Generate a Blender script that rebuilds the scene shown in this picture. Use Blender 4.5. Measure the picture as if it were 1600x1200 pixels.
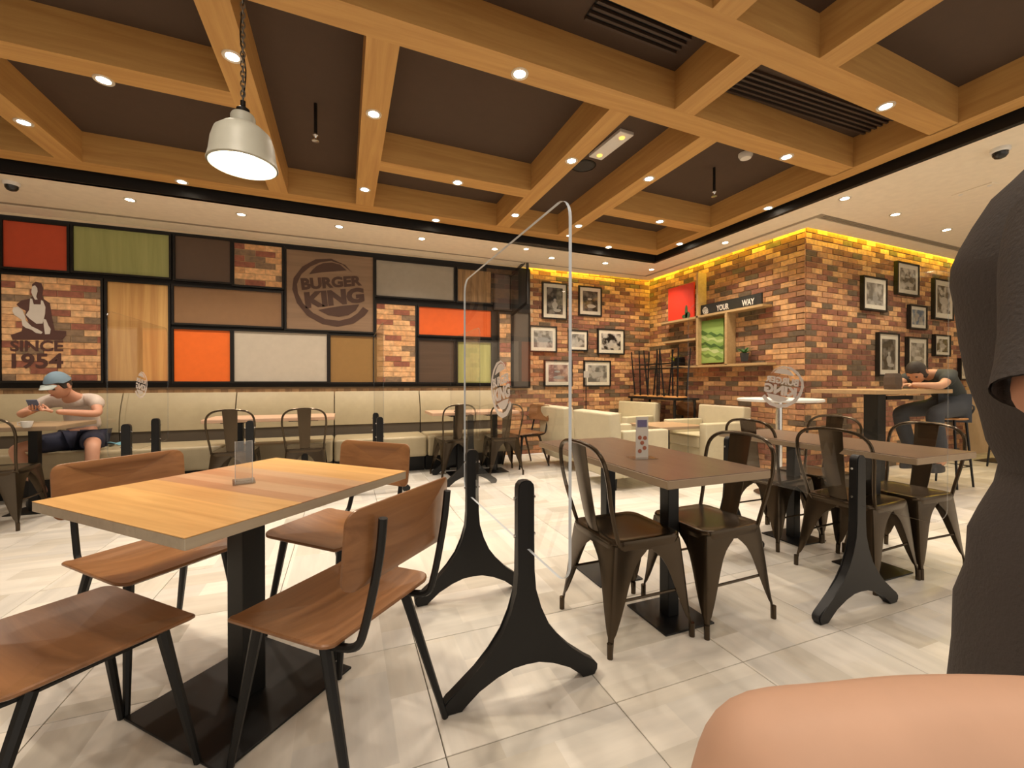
import bpy, bmesh, math, random
from mathutils import Vector, Matrix, noise
random.seed(7)
C = bpy.context.scene.collection
PI = math.pi
for o in list(bpy.data.objects): bpy.data.objects.remove(o)

# ------------------------------------------------------------------ camera, world, exposure
FPX, TH, PIT, CH = 672.0, 0.3714, -0.006, 1.12
cam_d = bpy.data.cameras.new('camera'); cam = bpy.data.objects.new('camera', cam_d); C.objects.link(cam)
cam_d.sensor_width = 36; cam_d.lens = 36 * FPX / 1600; cam_d.clip_start = 0.02
cam.location = (0, 0, CH); cam.rotation_euler = (PI / 2 + PIT, 0, -TH)
bpy.context.scene.camera = cam
sc = bpy.context.scene
sc.view_settings.view_transform = 'Standard'; sc.view_settings.look = 'None'
sc.view_settings.gamma = 1; sc.view_settings.use_curve_mapping = False
sc.view_settings.exposure = 0.12
w = bpy.data.worlds.new('world'); sc.world = w; w.use_nodes = True
w.node_tree.nodes['Background'].inputs[0].default_value = (1, .88, .74, 1)
w.node_tree.nodes['Background'].inputs[1].default_value = 1.0
LAMP_W = 40.0
WARM = (1.0, .86, .70)

# camera-ray helpers: turn a photo pixel into a point on a real plane of the room
FW = Vector((math.sin(TH) * math.cos(PIT), math.cos(TH) * math.cos(PIT), math.sin(PIT)))
RT = Vector((math.cos(TH), -math.sin(TH), 0)); UP = RT.cross(FW)
def ray(u, v): return FW + RT * ((u - 800) / FPX) - UP * ((v - 600) / FPX)
def atz(u, v, z): r = ray(u, v); return Vector((0, 0, CH)) + r * ((z - CH) / r.z)
def aty(u, v, y): r = ray(u, v); return Vector((0, 0, CH)) + r * (y / r.y)
def atx(u, v, x): r = ray(u, v); return Vector((0, 0, CH)) + r * (x / r.x)
WRY0, WRS = 3.40, .045          # the wall on the right: y = WRY0 + WRS * (x - 4.95)
def atwr(u, v, off=0):
    r = ray(u, v); t = (WRY0 - off - WRS * 4.95) / (r.y - WRS * r.x); return Vector((0, 0, CH)) + r * t

# ------------------------------------------------------------------ materials
MATS = {}
def mat(name, col, rough=.6, metal=0, spec=.5, emis=None, estr=0, bump=None, coat=0):
    if name in MATS: return MATS[name]
    m = bpy.data.materials.new(name); m.use_nodes = True; nt = m.node_tree; b = nt.nodes['Principled BSDF']
    b.inputs['Base Color'].default_value = (*col, 1); b.inputs['Roughness'].default_value = rough
    b.inputs['Metallic'].default_value = metal; b.inputs['Specular IOR Level'].default_value = spec
    b.inputs['Coat Weight'].default_value = coat
    if emis: b.inputs['Emission Color'].default_value = (*emis, 1); b.inputs['Emission Strength'].default_value = estr
    # gentle procedural variation of tone and relief
    tc = nt.nodes.new('ShaderNodeTexCoord'); n = nt.nodes.new('ShaderNodeTexNoise'); n.inputs['Scale'].default_value = 14; n.inputs['Detail'].default_value = 4
    nt.links.new(tc.outputs['Object'], n.inputs['Vector'])
    if not emis:
        mx = nt.nodes.new('ShaderNodeMixRGB'); mx.blend_type = 'MULTIPLY'; mx.inputs[0].default_value = .18
        mx.inputs[1].default_value = (*col, 1); nt.links.new(n.outputs['Fac'], mx.inputs[2]); 
        g = nt.nodes.new('ShaderNodeGamma'); g.inputs[1].default_value = .9; nt.links.new(mx.outputs[0], g.inputs[0]); nt.links.new(g.outputs[0], b.inputs['Base Color'])
    if bump:
        n2 = nt.nodes.new('ShaderNodeTexNoise'); n2.inputs['Scale'].default_value = bump[0]; n2.inputs['Detail'].default_value = 6
        nt.links.new(tc.outputs['Object'], n2.inputs['Vector'])
        bp = nt.nodes.new('ShaderNodeBump'); bp.inputs['Strength'].default_value = bump[1]; bp.inputs['Distance'].default_value = .004
        nt.links.new(n2.outputs['Fac'], bp.inputs['Height']); nt.links.new(bp.outputs[0], b.inputs['Normal'])
    MATS[name] = m; return m
def wood(name, c1, c2, axis=0, scale=1.0, rough=.45, plank=0, pc=None, coords='Object', rotz=0, contrast=1.0):
    """grain stretched along an axis, optional planks of differing tone across it"""
    if name in MATS: return MATS[name]
    m = bpy.data.materials.new(name); m.use_nodes = True; nt = m.node_tree; b = nt.nodes['Principled BSDF']; b.inputs['Roughness'].default_value = rough
    N, L = nt.nodes.new, nt.links.new
    tc = N('ShaderNodeTexCoord'); mp = N('ShaderNodeMapping'); s = [30 * scale] * 3; s[axis] = 1.6 * scale; mp.inputs['Scale'].default_value = s; mp.inputs['Rotation'].default_value = (0, 0, 0)
    L(tc.outputs[coords], mp.inputs[0])
    oi = N('ShaderNodeObjectInfo'); ad = N('ShaderNodeVectorMath'); ad.operation = 'ADD'; sc3 = N('ShaderNodeVectorMath'); sc3.operation = 'SCALE'; sc3.inputs[0].default_value = (7, 3, 5)
    L(oi.outputs['Random'], sc3.inputs['Scale']); L(mp.outputs[0], ad.inputs[0]); L(sc3.outputs[0], ad.inputs[1])
    n = N('ShaderNodeTexNoise'); n.inputs['Scale'].default_value = 1.0; n.inputs['Detail'].default_value = 6; n.inputs['Roughness'].default_value = .6; n.inputs['Distortion'].default_value = .6
    L(ad.outputs[0], n.inputs['Vector'])
    r = N('ShaderNodeValToRGB'); r.color_ramp.elements[0].position = .5 - .22 / contrast; r.color_ramp.elements[1].position = .5 + .22 / contrast
    r.color_ramp.elements[0].color = (*c1, 1); r.color_ramp.elements[1].color = (*c2, 1); L(n.outputs['Fac'], r.inputs[0]); out = r.outputs[0]
    if plank:
        sp = N('ShaderNodeSeparateXYZ'); L(tc.outputs[coords], sp.inputs[0]); mu = N('ShaderNodeMath'); mu.operation = 'DIVIDE'; mu.inputs[1].default_value = plank
        L(sp.outputs[(axis + 1) % 2 if axis < 2 else 0], mu.inputs[0]); fl = N('ShaderNodeMath'); fl.operation = 'FLOOR'; L(mu.outputs[0], fl.inputs[0])
        wn = N('ShaderNodeTexWhiteNoise'); wn.noise_dimensions = '1D'; L(fl.outputs[0], wn.inputs['W'])
        r2 = N('ShaderNodeValToRGB'); 
        for i, (p, cc) in enumerate(pc):
            e = r2.color_ramp.elements[i] if i < 2 else r2.color_ramp.elements.new(p)
            e.position = p; e.color = (*cc, 1)
        r2.color_ramp.interpolation = 'CONSTANT'
        L(wn.outputs['Value'], r2.inputs[0]); mx = N('ShaderNodeMixRGB'); mx.blend_type = 'MULTIPLY'; mx.inputs[0].default_value = 1; L(out, mx.inputs[1]); L(r2.outputs[0], mx.inputs[2]); out = mx.outputs[0]
    L(out, b.inputs['Base Color'])
    bp = N('ShaderNodeBump'); bp.inputs['Strength'].default_value = .08; bp.inputs['Distance'].default_value = .002; L(n.outputs['Fac'], bp.inputs['Height']); L(bp.outputs[0], b.inputs['Normal'])
    MATS[name] = m; return m
def brick_mat(name, stops):
    m = bpy.data.materials.new(name); m.use_nodes = True; nt = m.node_tree; b = nt.nodes['Principled BSDF']; N, L = nt.nodes.new, nt.links.new
    oi = N('ShaderNodeObjectInfo'); ge = N('ShaderNodeNewGeometry'); ad = N('ShaderNodeMath'); L(oi.outputs['Random'], ad.inputs[0]); L(ge.outputs['Random Per Island'], ad.inputs[1])
    fr = N('ShaderNodeMath'); fr.operation = 'FRACT'; L(ad.outputs[0], fr.inputs[0])
    r = N('ShaderNodeValToRGB'); r.color_ramp.interpolation = 'CONSTANT'
    for i, (p, cc) in enumerate(stops):
        e = r.color_ramp.elements[i] if i < 2 else r.color_ramp.elements.new(p); e.position = p; e.color = (*cc, 1)
    L(fr.outputs[0], r.inputs[0])
    tc = N('ShaderNodeTexCoord'); n = N('ShaderNodeTexNoise'); n.inputs['Scale'].default_value = 22; n.inputs['Detail'].default_value = 6; L(ge.outputs['Position'], n.inputs['Vector'])
    r2 = N('ShaderNodeValToRGB'); r2.color_ramp.elements[0].position = .3; r2.color_ramp.elements[1].position = .72; r2.color_ramp.elements[0].color = (.6, .6, .6, 1); r2.color_ramp.elements[1].color = (1.35, 1.3, 1.2, 1); L(n.outputs['Fac'], r2.inputs[0])
    mx = N('ShaderNodeMixRGB'); mx.blend_type = 'MULTIPLY'; mx.inputs[0].default_value = .8; L(r.outputs[0], mx.inputs[1]); L(r2.outputs[0], mx.inputs[2]); L(mx.outputs[0], b.inputs['Base Color']); b.inputs['Roughness'].default_value = .85
    n3 = N('ShaderNodeTexNoise'); n3.inputs['Scale'].default_value = 90; L(ge.outputs['Position'], n3.inputs['Vector'])
    bp = N('ShaderNodeBump'); bp.inputs['Strength'].default_value = .4; bp.inputs['Distance'].default_value = .003; L(n3.outputs['Fac'], bp.inputs['Height']); L(bp.outputs[0], b.inputs['Normal'])
    MATS[name] = m; return m
M_BRICK = brick_mat('brick_clay', [(0, (.62, .36, .17)), (.17, (.52, .28, .13)), (.31, (.38, .18, .09)), (.47, (.25, .10, .06)), (.64, (.18, .075, .045)), (.78, (.44, .23, .12)), (.86, (.13, .09, .055))])
M_BRICKP = brick_mat('brick_slip', [(0, (.72, .44, .23)), (.33, (.66, .37, .18)), (.62, (.30, .11, .07)), (.83, (.24, .16, .10))])
M_MORTAR = mat('mortar', (.62, .43, .24), .95, bump=(60, .5))
M_BLACK = mat('black_metal', (.004, .004, .0042), .42, .0, .35)
M_BLACKG = mat('black_gloss', (.012, .012, .012), .22)
M_BFRAME = mat('black_frame', (.006, .0045, .0035), .55, 0, .3)
M_GUN = mat('gunmetal', (.055, .038, .022), .24, .75)
M_CHROME = mat('chrome', (.7, .7, .7), .2, 1)
M_CEILW = mat('ceiling_paint', (.90, .79, .62), .85)
M_COFFER = mat('coffer_paint', (.055, .031, .018), .8)
M_BEAM = wood('beam_oak', (.46, .24, .07), (.60, .35, .115), 0, .8, .5)
M_BEAMY = wood('beam_oak_y', (.46, .24, .07), (.60, .35, .115), 1, .8, .5)
M_SLOT = mat('slot_dark', (.34, .28, .20), .8)
M_SEAT = mat('cream_vinyl', (.41, .335, .20), .36, bump=(180, .15))
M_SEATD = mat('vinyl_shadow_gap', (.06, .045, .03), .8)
M_ARM = mat('cream_leather', (.55, .48, .32), .45, bump=(160, .15))
M_PLY = wood('walnut_ply', (.17, .072, .027), (.31, .145, .06), 0, .7, .33)
M_PLYO = wood('orange_ply', (.45, .2, .06), (.62, .30, .1), 0, .7, .4)
M_TOP1 = wood('table_oak_planks', (.52, .29, .11), (.70, .43, .17), 0, .9, .3, .125, [(0, (1, 1, 1)), (.28, (.78, .70, .68)), (.5, (1.05, .98, .85)), (.72, (.82, .66, .58))])
M_TOP1E = wood('table_edge_grey', (.36, .30, .22), (.45, .38, .28), 0, 1, .5)
M_TOP2 = wood('table_brown', (.145, .09, .058), (.185, .12, .078), 1, .8, .28)
M_TOP2E = mat('table_edge_brown', (.30, .21, .125), .5)
M_TOP3 = mat('table_tan', (.62, .38, .24), .35)
M_WHITE = mat('white_plastic', (.8, .78, .74), .4)
M_SKIN = mat('skin', (.62, .30, .19), .55)
M_SKIN2 = mat('skin_tan', (.55, .27, .15), .55)
M_HAIR = mat('dark_hair', (.02, .014, .01), .7)
def glass_mat(name, tint, mixf, rough=0.0):
    m = bpy.data.materials.new(name); m.use_nodes = True; nt = m.node_tree; N, L = nt.nodes.new, nt.links.new; nt.nodes.remove(nt.nodes['Principled BSDF'])
    t = N('ShaderNodeBsdfTransparent'); t.inputs[0].default_value = (*tint, 1); g = N('ShaderNodeBsdfGlossy'); g.inputs['Roughness'].default_value = rough
    fr = N('ShaderNodeFresnel'); gb = N('ShaderNodeNewGeometry'); mi = N('ShaderNodeMix'); mi.data_type = 'FLOAT'; mi.inputs[2].default_value = 1.42; mi.inputs[3].default_value = 1 / 1.42; L(gb.outputs['Backfacing'], mi.inputs[0]); L(mi.outputs[0], fr.inputs[0]); mu = N('ShaderNodeMath'); mu.operation = 'MULTIPLY'; mu.inputs[1].default_value = mixf; L(fr.outputs[0], mu.inputs[0])
    mx = N('ShaderNodeMixShader'); L(mu.outputs[0], mx.inputs[0]); L(t.outputs[0], mx.inputs[1]); L(g.outputs[0], mx.inputs[2]); L(mx.outputs[0], nt.nodes['Material Output'].inputs[0])
    MATS[name] = m; return m
M_GLASS = glass_mat('clear_acrylic', (.98, .98, .975), 1.0)
M_GEDGE = mat('acrylic_edge', (.62, .68, .74), .25)
M_GEDGE2 = glass_mat('acrylic_edge_thin', (.80, .84, .88), 1.5, .2)
M_FROST = mat('frosted_print', (.72, .66, .62), .6)
def photo_mat(i, dark=(.02, .018, .016), light=(.66, .62, .56), sc_=9, th=.5, img=False):
    name = 'old_photo_%d' % i
    m = bpy.data.materials.new(name); m.use_nodes = True; nt = m.node_tree; b = nt.nodes['Principled BSDF']; N, L = nt.nodes.new, nt.links.new
    tc = N('ShaderNodeTexCoord'); mp = N('ShaderNodeMapping'); mp.inputs['Location'].default_value = (i * 3.1, i * 1.7, i); L(tc.outputs['Object'], mp.inputs[0])
    n = N('ShaderNodeTexNoise'); n.inputs['Scale'].default_value = sc_; n.inputs['Detail'].default_value = 5; L(mp.outputs[0], n.inputs['Vector'])
    r = N('ShaderNodeValToRGB'); r.color_ramp.elements[0].position = th - .06; r.color_ramp.elements[1].position = th + .08; r.color_ramp.elements[0].color = (*dark, 1); r.color_ramp.elements[1].color = (*light, 1)
    L(n.outputs['Fac'], r.inputs[0]); L(r.outputs[0], b.inputs['Base Color']); b.inputs['Roughness'].default_value = .25
    return m
def tile_mat():
    m = bpy.data.materials.new('floor_tile'); m.use_nodes = True; nt = m.node_tree; b = nt.nodes['Principled BSDF']; N, L = nt.nodes.new, nt.links.new
    ge = N('ShaderNodeNewGeometry'); oi = N('ShaderNodeObjectInfo'); sp = N('ShaderNodeSeparateXYZ'); L(ge.outputs['Position'], sp.inputs[0])
    # inlaid look: strips of differing stone tone, turned a quarter on half the tiles
    st = N('ShaderNodeMath'); st.operation = 'GREATER_THAN'; st.inputs[1].default_value = .62; L(oi.outputs['Random'], st.inputs[0])
    mxv = N('ShaderNodeMix'); mxv.data_type = 'FLOAT'; L(st.outputs[0], mxv.inputs[0]); L(sp.outputs[0], mxv.inputs[2]); L(sp.outputs[1], mxv.inputs[3])
    mxw = N('ShaderNodeMix'); mxw.data_type = 'FLOAT'; L(st.outputs[0], mxw.inputs[0]); L(sp.outputs[1], mxw.inputs[2]); L(sp.outputs[0], mxw.inputs[3])
    d = N('ShaderNodeMath'); d.operation = 'DIVIDE'; d.inputs[1].default_value = .149; L(mxv.outputs[0], d.inputs[0]); f = N('ShaderNodeMath'); f.operation = 'FLOOR'; L(d.outputs[0], f.inputs[0])
    d2 = N('ShaderNodeMath'); d2.operation = 'DIVIDE'; d2.inputs[1].default_value = .43; L(mxw.outputs[0], d2.inputs[0]); ad0 = N('ShaderNodeMath'); L(d2.outputs[0], ad0.inputs[0])
    hs = N('ShaderNodeMath'); hs.operation = 'MULTIPLY'; hs.inputs[1].default_value = .37; L(f.outputs[0], hs.inputs[0]); L(hs.outputs[0], ad0.inputs[1])
    f2 = N('ShaderNodeMath'); f2.operation = 'FLOOR'; L(ad0.outputs[0], f2.inputs[0])
    cv = N('ShaderNodeCombineXYZ'); L(f.outputs[0], cv.inputs[0]); L(f2.outputs[0], cv.inputs[1]); L(oi.outputs['Random'], cv.inputs[2])
    wn = N('ShaderNodeTexWhiteNoise'); wn.noise_dimensions = '3D'; L(cv.outputs[0], wn.inputs['Vector'])
    r = N('ShaderNodeValToRGB'); els = [(0, (.52, .485, .42)), (.25, (.64, .60, .53)), (.55, (.73, .695, .63)), (.85, (.60, .575, .53))]
    for i, (p, cc) in enumerate(els):
        e = r.color_ramp.elements[i] if i < 2 else r.color_ramp.elements.new(p); e.position = p; e.color = (*cc, 1)
    L(wn.outputs['Value'], r.inputs[0])
    cs = N('ShaderNodeCombineXYZ'); a = N('ShaderNodeMath'); a.operation = 'MULTIPLY'; a.inputs[1].default_value = 18; L(mxv.outputs[0], a.inputs[0]); a2 = N('ShaderNodeMath'); a2.operation = 'MULTIPLY'; a2.inputs[1].default_value = 2.2; L(mxw.outputs[0], a2.inputs[0]); L(a.outputs[0], cs.inputs[0]); L(a2.outputs[0], cs.inputs[1])
    n = N('ShaderNodeTexNoise'); n.inputs['Scale'].default_value = 1; n.inputs['Detail'].default_value = 5; L(cs.outputs[0], n.inputs['Vector'])
    r2 = N('ShaderNodeValToRGB'); r2.color_ramp.elements[0].position = .3; r2.color_ramp.elements[1].position = .7; r2.color_ramp.elements[0].color = (.90, .90, .90, 1); r2.color_ramp.elements[1].color = (1.08, 1.07, 1.06, 1); L(n.outputs['Fac'], r2.inputs[0])
    mx = N('ShaderNodeMixRGB'); mx.blend_type = 'MULTIPLY'; mx.inputs[0].default_value = 1; L(r.outputs[0], mx.inputs[1]); L(r2.outputs[0], mx.inputs[2]); L(mx.outputs[0], b.inputs['Base Color'])
    b.inputs['Roughness'].default_value = .32; b.inputs['Specular IOR Level'].default_value = .4
    return m
M_TILE = tile_mat()
M_GROUT = mat('grout', (.09, .075, .06), .9)

# ------------------------------------------------------------------ mesh helpers
def new(): return bmesh.new()
def box(bm, x0, x1, y0, y1, z0, z1, bev=0, mtx=None, seg=2):
    m = Matrix.Translation(((x0 + x1) / 2, (y0 + y1) / 2, (z0 + z1) / 2)) @ Matrix.Diagonal((abs(x1 - x0), abs(y1 - y0), abs(z1 - z0), 1))
    if mtx is not None: m = mtx @ m
    r = bmesh.ops.create_cube(bm, size=1, matrix=m)
    if bev > 0:
        es = list({e for v in r['verts'] for e in v.link_edges})
        bmesh.ops.bevel(bm, geom=es, offset=bev, segments=seg, affect='EDGES', profile=.6)
def smooth_path(pts, n=6):
    P = [Vector(p) for p in pts]; out = []
    for i in range(len(P) - 1):
        p0, p1, p2, p3 = P[max(i - 1, 0)], P[i], P[i + 1], P[min(i + 2, len(P) - 1)]
        for k in range(n):
            t = k / n; out.append(.5 * ((2 * p1) + (p2 - p0) * t + (2 * p0 - 5 * p1 + 4 * p2 - p3) * t * t + (3 * p1 - p0 - 3 * p2 + p3) * t ** 3))
    out.append(P[-1]); return out
def tube(bm, pts, r, seg=8, closed=False, square=False):
    P = [Vector(p) for p in pts]; n = len(P); R = r if isinstance(r, (list, tuple)) else [r] * n
    rings = []; prev = None
    for i in range(n):
        t = (P[min(i + 1, n - 1)] - P[max(i - 1, 0)])
        if closed: t = P[(i + 1) % n] - P[(i - 1) % n]
        t.normalize()
        if prev is None:
            a = Vector((0, 0, 1)) if abs(t.z) < .9 else Vector((0, 1, 0)); u = t.cross(a).normalized()
        else: u = (prev - t * prev.dot(t)).normalized()
        prev = u; v = t.cross(u); ph = PI / seg if square else 0
        rings.append([bm.verts.new(P[i] + (u * math.cos(2 * PI * k / seg + ph) + v * math.sin(2 * PI * k / seg + ph)) * R[i]) for k in range(seg)])
    m = n if closed else n - 1
    for i in range(m):
        a, b = rings[i], rings[(i + 1) % n]
        for k in range(seg): bm.faces.new((a[k], a[(k + 1) % seg], b[(k + 1) % seg], b[k]))
    if not closed: bm.faces.new(rings[0][::-1]); bm.faces.new(rings[-1])
def lathe(bm, prof, c=(0, 0, 0), seg=24, cap=True):
    rings = [[bm.verts.new((c[0] + r * math.cos(2 * PI * k / seg), c[1] + r * math.sin(2 * PI * k / seg), c[2] + z)) for k in range(seg)] for r, z in prof]
    for a, b in zip(rings, rings[1:]):
        for k in range(seg): bm.faces.new((a[k], a[(k + 1) % seg], b[(k + 1) % seg], b[k]))
    if cap: bm.faces.new(rings[0][::-1]); bm.faces.new(rings[-1])
def prism(bm, poly, f0, f1):
    """poly: list of 2-D points; f0/f1 map a 2-D point to the two faces"""
    a = [bm.verts.new(f0(p)) for p in poly]; b = [bm.verts.new(f1(p)) for p in poly]; n = len(poly)
    bm.faces.new(a[::-1]); bm.faces.new(b)
    for i in range(n): bm.faces.new((a[i], a[(i + 1) % n], b[(i + 1) % n], b[i]))
def loft(bm, rings, cap=True):
    R = [[bm.verts.new(p) for p in r] for r in rings]; n = len(R[0])
    for a, b in zip(R, R[1:]):
        for k in range(n): bm.faces.new((a[k], a[(k + 1) % n], b[(k + 1) % n], b[k]))
    if cap: bm.faces.new(R[0][::-1]); bm.faces.new(R[-1])
def sheet(bm, f, nu, nv, th, nrm):
    """curved slab: f(s,t) point on the mid surface, s,t in 0..1; th thickness, nrm(s,t) normal"""
    top = [[bm.verts.new(f(i / nu, j / nv) + nrm(i / nu, j / nv) * th / 2) for j in range(nv + 1)] for i in range(nu + 1)]
    bot = [[bm.verts.new(f(i / nu, j / nv) - nrm(i / nu, j / nv) * th / 2) for j in range(nv + 1)] for i in range(nu + 1)]
    for i in range(nu):
        for j in range(nv):
            bm.faces.new((top[i][j], top[i + 1][j], top[i + 1][j + 1], top[i][j + 1])); bm.faces.new((bot[i][j], bot[i][j + 1], bot[i + 1][j + 1], bot[i + 1][j]))
    for i in range(nu):
        bm.faces.new((top[i][0], bot[i][0], bot[i + 1][0], top[i + 1][0])); bm.faces.new((top[i][nv], top[i + 1][nv], bot[i + 1][nv], bot[i][nv]))
    for j in range(nv):
        bm.faces.new((top[0][j], top[0][j + 1], bot[0][j + 1], bot[0][j])); bm.faces.new((top[nu][j], bot[nu][j], bot[nu][j + 1], top[nu][j + 1]))
def obj(name, bm, m, parent=None, smooth=False, label=None, kind=None):
    bmesh.ops.recalc_face_normals(bm, faces=bm.faces)
    me = bpy.data.meshes.new(name); bm.to_mesh(me); bm.free()
    if m: me.materials.append(m)
    if smooth:
        for p in me.polygons: p.use_smooth = True
        try: me.set_sharp_from_angle(angle=math.radians(40))
        except Exception: pass
    o = bpy.data.objects.new(name, me); C.objects.link(o)
    if parent: o.parent = parent
    if label: o['label'] = label
    if kind: o['kind'] = kind
    return o
def ref(name, me, parent=None, loc=(0, 0, 0), rot=(0, 0, 0), scale=(1, 1, 1)):
    o = bpy.data.objects.new(name, me); C.objects.link(o); o.parent = parent; o.location = loc; o.rotation_euler = rot; o.scale = scale; return o
def tag(o, label, cat, group=None):
    o['label'] = label; o['category'] = cat
    if group: o['group'] = group
    return o
def thing(name, label, cat, loc=(0, 0, 0), rz=0, group=None):
    o = bpy.data.objects.new(name, None); C.objects.link(o); o.location = loc; o.rotation_euler = (0, 0, rz); o.empty_display_size = .1
    return tag(o, label, cat, group)
def struct(name, bm, m, parent=None, smooth=False): return obj(name, bm, m, parent, smooth, kind='structure')
def copy_tree(src, parent=None):
    c = src.copy(); C.objects.link(c); c.parent = parent
    for ch in list(src.children):
        k = ch.copy(); C.objects.link(k); k.parent = c
        for g in list(ch.children):
            q = g.copy(); C.objects.link(q); q.parent = k
    return c
class Kind:
    """builds the first one, copies it for the rest; every one gets its own label"""
    def __init__(self, make): self.make = make; self.first = None
    def __call__(self, label, loc, rz=0, group=None):
        if self.first is None: o = self.first = self.make()
        else: o = copy_tree(self.first)
        o.location = loc; o.rotation_euler = (0, 0, rz); o['label'] = label
        if group: o['group'] = group
        return o
def text_polys(body, bold=.02):
    cu = bpy.data.curves.new('t', 'FONT'); cu.body = body; cu.size = 1; cu.offset = bold; cu.resolution_u = 3; o = bpy.data.objects.new('t', cu); C.objects.link(o)
    dg = bpy.context.evaluated_depsgraph_get(); me = bpy.data.meshes.new_from_object(o.evaluated_get(dg))
    vs = [v.co.copy() for v in me.vertices]; fs = [tuple(p.vertices) for p in me.polygons]
    bpy.data.objects.remove(o); bpy.data.curves.remove(cu); bpy.data.meshes.remove(me)
    x0 = min(v.x for v in vs); x1 = max(v.x for v in vs); y0 = min(v.y for v in vs); y1 = max(v.y for v in vs)
    return [((v.x - x0) / (x1 - x0), (v.y - y0) / (y1 - y0)) for v in vs], fs
def add_text(bm, body, f, bold=.02):
    """f maps unit-square coordinates to a point"""
    vs, fs = text_polys(body, bold); V = [bm.verts.new(f(x, y)) for x, y in vs]
    for q in fs:
        try: bm.faces.new([V[i] for i in q])
        except Exception: pass

# ------------------------------------------------------------------ floor: tiles 0.6 m
bm = new(); box(bm, -5, 10.2, -3, 6.1, -.12, -.008); floor = struct('floor', bm, M_GROUT)
def tile_mesh():
    bm = new(); box(bm, -.2985, .2985, -.2985, .2985, -.02, 0, .0015, seg=1); o = obj('tile', bm, M_TILE); me = o.data; bpy.data.objects.remove(o); return me
tme = tile_mesh(); X0, Y0 = .28, 1.26; cand = []
for i in range(-9, 17):
    for j in range(-8, 9):
        cx, cy = X0 + .3 + .6 * i, Y0 + .3 + .6 * j
        if not (-4.8 < cx < 10 and -2.8 < cy < 6.0): continue
        d = Vector((cx, cy, -CH)); dz = d.dot(FW); vis = dz > .1 and abs(d.dot(RT) / dz) < 1.5 and cy > .3
        if cx > 5 and cy > 3.4: continue
        cand.append((0 if vis else 1, (cx * cx + cy * cy), cx, cy))
cand.sort(); rest = new()
for k, (nv, dd, cx, cy) in enumerate(cand):
    if k < 260 and not nv: ref('tile', tme, floor, (cx, cy, 0))
    else: box(rest, cx - .2985, cx + .2985, cy - .2985, cy + .2985, -.02, 0)
obj('tile_field', rest, M_TILE, floor, kind='stuff')

# ------------------------------------------------------------------ ceiling
CZ, BZ, PZ = 2.85, 2.92, 3.17
def skew(bm):
    for v in bm.verts:
        wgt = 1 if v.co.y < 5.3 else max(0, (6.1 - v.co.y) / .8)
        v.co.y += .035 * (v.co.x - 1) * wgt
def slab(bm, x0, x1, y0, y1, z0=CZ, z1=CZ + .05):
    n = max(1, int((x1 - x0) / .8)); 
    for i in range(n): box(bm, x0 + (x1 - x0) * i / n, x0 + (x1 - x0) * (i + 1) / n, y0, y1, z0, z1)
bm = new()
for a in [(-5, 4.59, 4.98, 5.72), (4.25, 4.59, -2.6, 4.98), (4.59, 10.2, -2.7, 2.86), (-5, 4.85, 5.79, 6.0), (4.66, 4.85, 2.96, 5.79), (4.85, 10.2, 2.96, 3.17), (-5, -4.6, -2.6, 4.98), (-5, 4.59, -3, -2.6)]: slab(bm, *a)
bmesh.ops.remove_doubles(bm, verts=bm.verts, dist=.0004); skew(bm); ceiling = struct('ceiling', bm, M_CEILW)
bm = new()
for a in [(-5, 4.7, 5.70, 5.81), (4.57, 4.68, 2.84, 5.75), (4.68, 10.2, 2.84, 2.98)]: slab(bm, *a, CZ + .006, CZ + .055)
for yy in (2.885, 2.91, 2.935): slab(bm, 4.70, 10.2, yy - .004, yy + .004, CZ - .002, CZ + .03)
skew(bm); obj('slot_diffuser', bm, M_SLOT, ceiling, kind='structure', label='dark linear air slot running round the cream ceiling')
bm = new(); slab(bm, -4.7, 4.3, -2.7, 5.05, PZ, PZ + .04); skew(bm); struct('coffer_ceiling', bm, M_COFFER)
bm = new(); slab(bm, -4.6, 4.25, 4.96, 5.02, CZ + .0, PZ); slab(bm, 4.2, 4.25, -2.6, 4.96, CZ, PZ); slab(bm, -4.65, -4.6, -2.6, 5, CZ, PZ); slab(bm, -4.6, 4.2, -2.65, -2.6, CZ, PZ)
skew(bm); struct('trim_1', bm, M_BFRAME)
beams = []
def beam(x0, x1, y0, y1, alongx):
    bm = new(); slab(bm, x0, x1, y0, y1, BZ, PZ) if alongx else box(bm, x0, x1, y0, y1, BZ, PZ)
    skew(bm); o = struct('beam', bm, M_BEAM if alongx else M_BEAMY); beams.append(o)
for a in [(-4.6, -.66, 3.2, 3.37, 1), (-4.6, 4.0, 2.235, 2.405, 1), (-4.6, 4.0, 1.57, 1.73, 1), (.28, 1.64, 3.70, 3.87, 1), (2.61, 4.0, 3.75, 3.92, 1), (-4.6, 4.15, 4.68, 4.86, 1),
          (-.66, -.50, 2.405, 4.68, 0), (.11, .28, 2.405, 4.68, 0), (1.64, 1.80, 2.405, 4.68, 0), (2.445, 2.61, 2.405, 4.68, 0), (2.04, 2.21, 1.73, 2.235, 0), (-2.17, -2.0, 3.37, 4.68, 0), (-3.6, -3.44, 2.405, 4.68, 0),
          (1.66, 1.82, 1.0, 1.57, 0), (2.47, 2.64, -.6, 1.57, 0), (-1.4, -1.24, 1.0, 2.235, 0), (.3, .46, -.6, 1.57, 0),
          (-4.6, 4.0, -.76, -.6, 1), (-4.6, 4.0, -2.0, -1.84, 1), (3.99, 4.15, -2.6, 4.68, 0), (-4.6, -4.44, -2.6, 4.68, 0)]: beam(*a)

# walls out of view that close the room
bm = new(); box(bm, -5.1, -5, -3, 6.2, 0, 3.3); struct('wall_left', bm, mat('wall_cream', (.6, .5, .36), .8))
bm = new(); box(bm, 10.2, 10.3, -3, 3.8, 0, 3.3); struct('wall_far_right', bm, MATS['wall_cream'])

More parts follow.
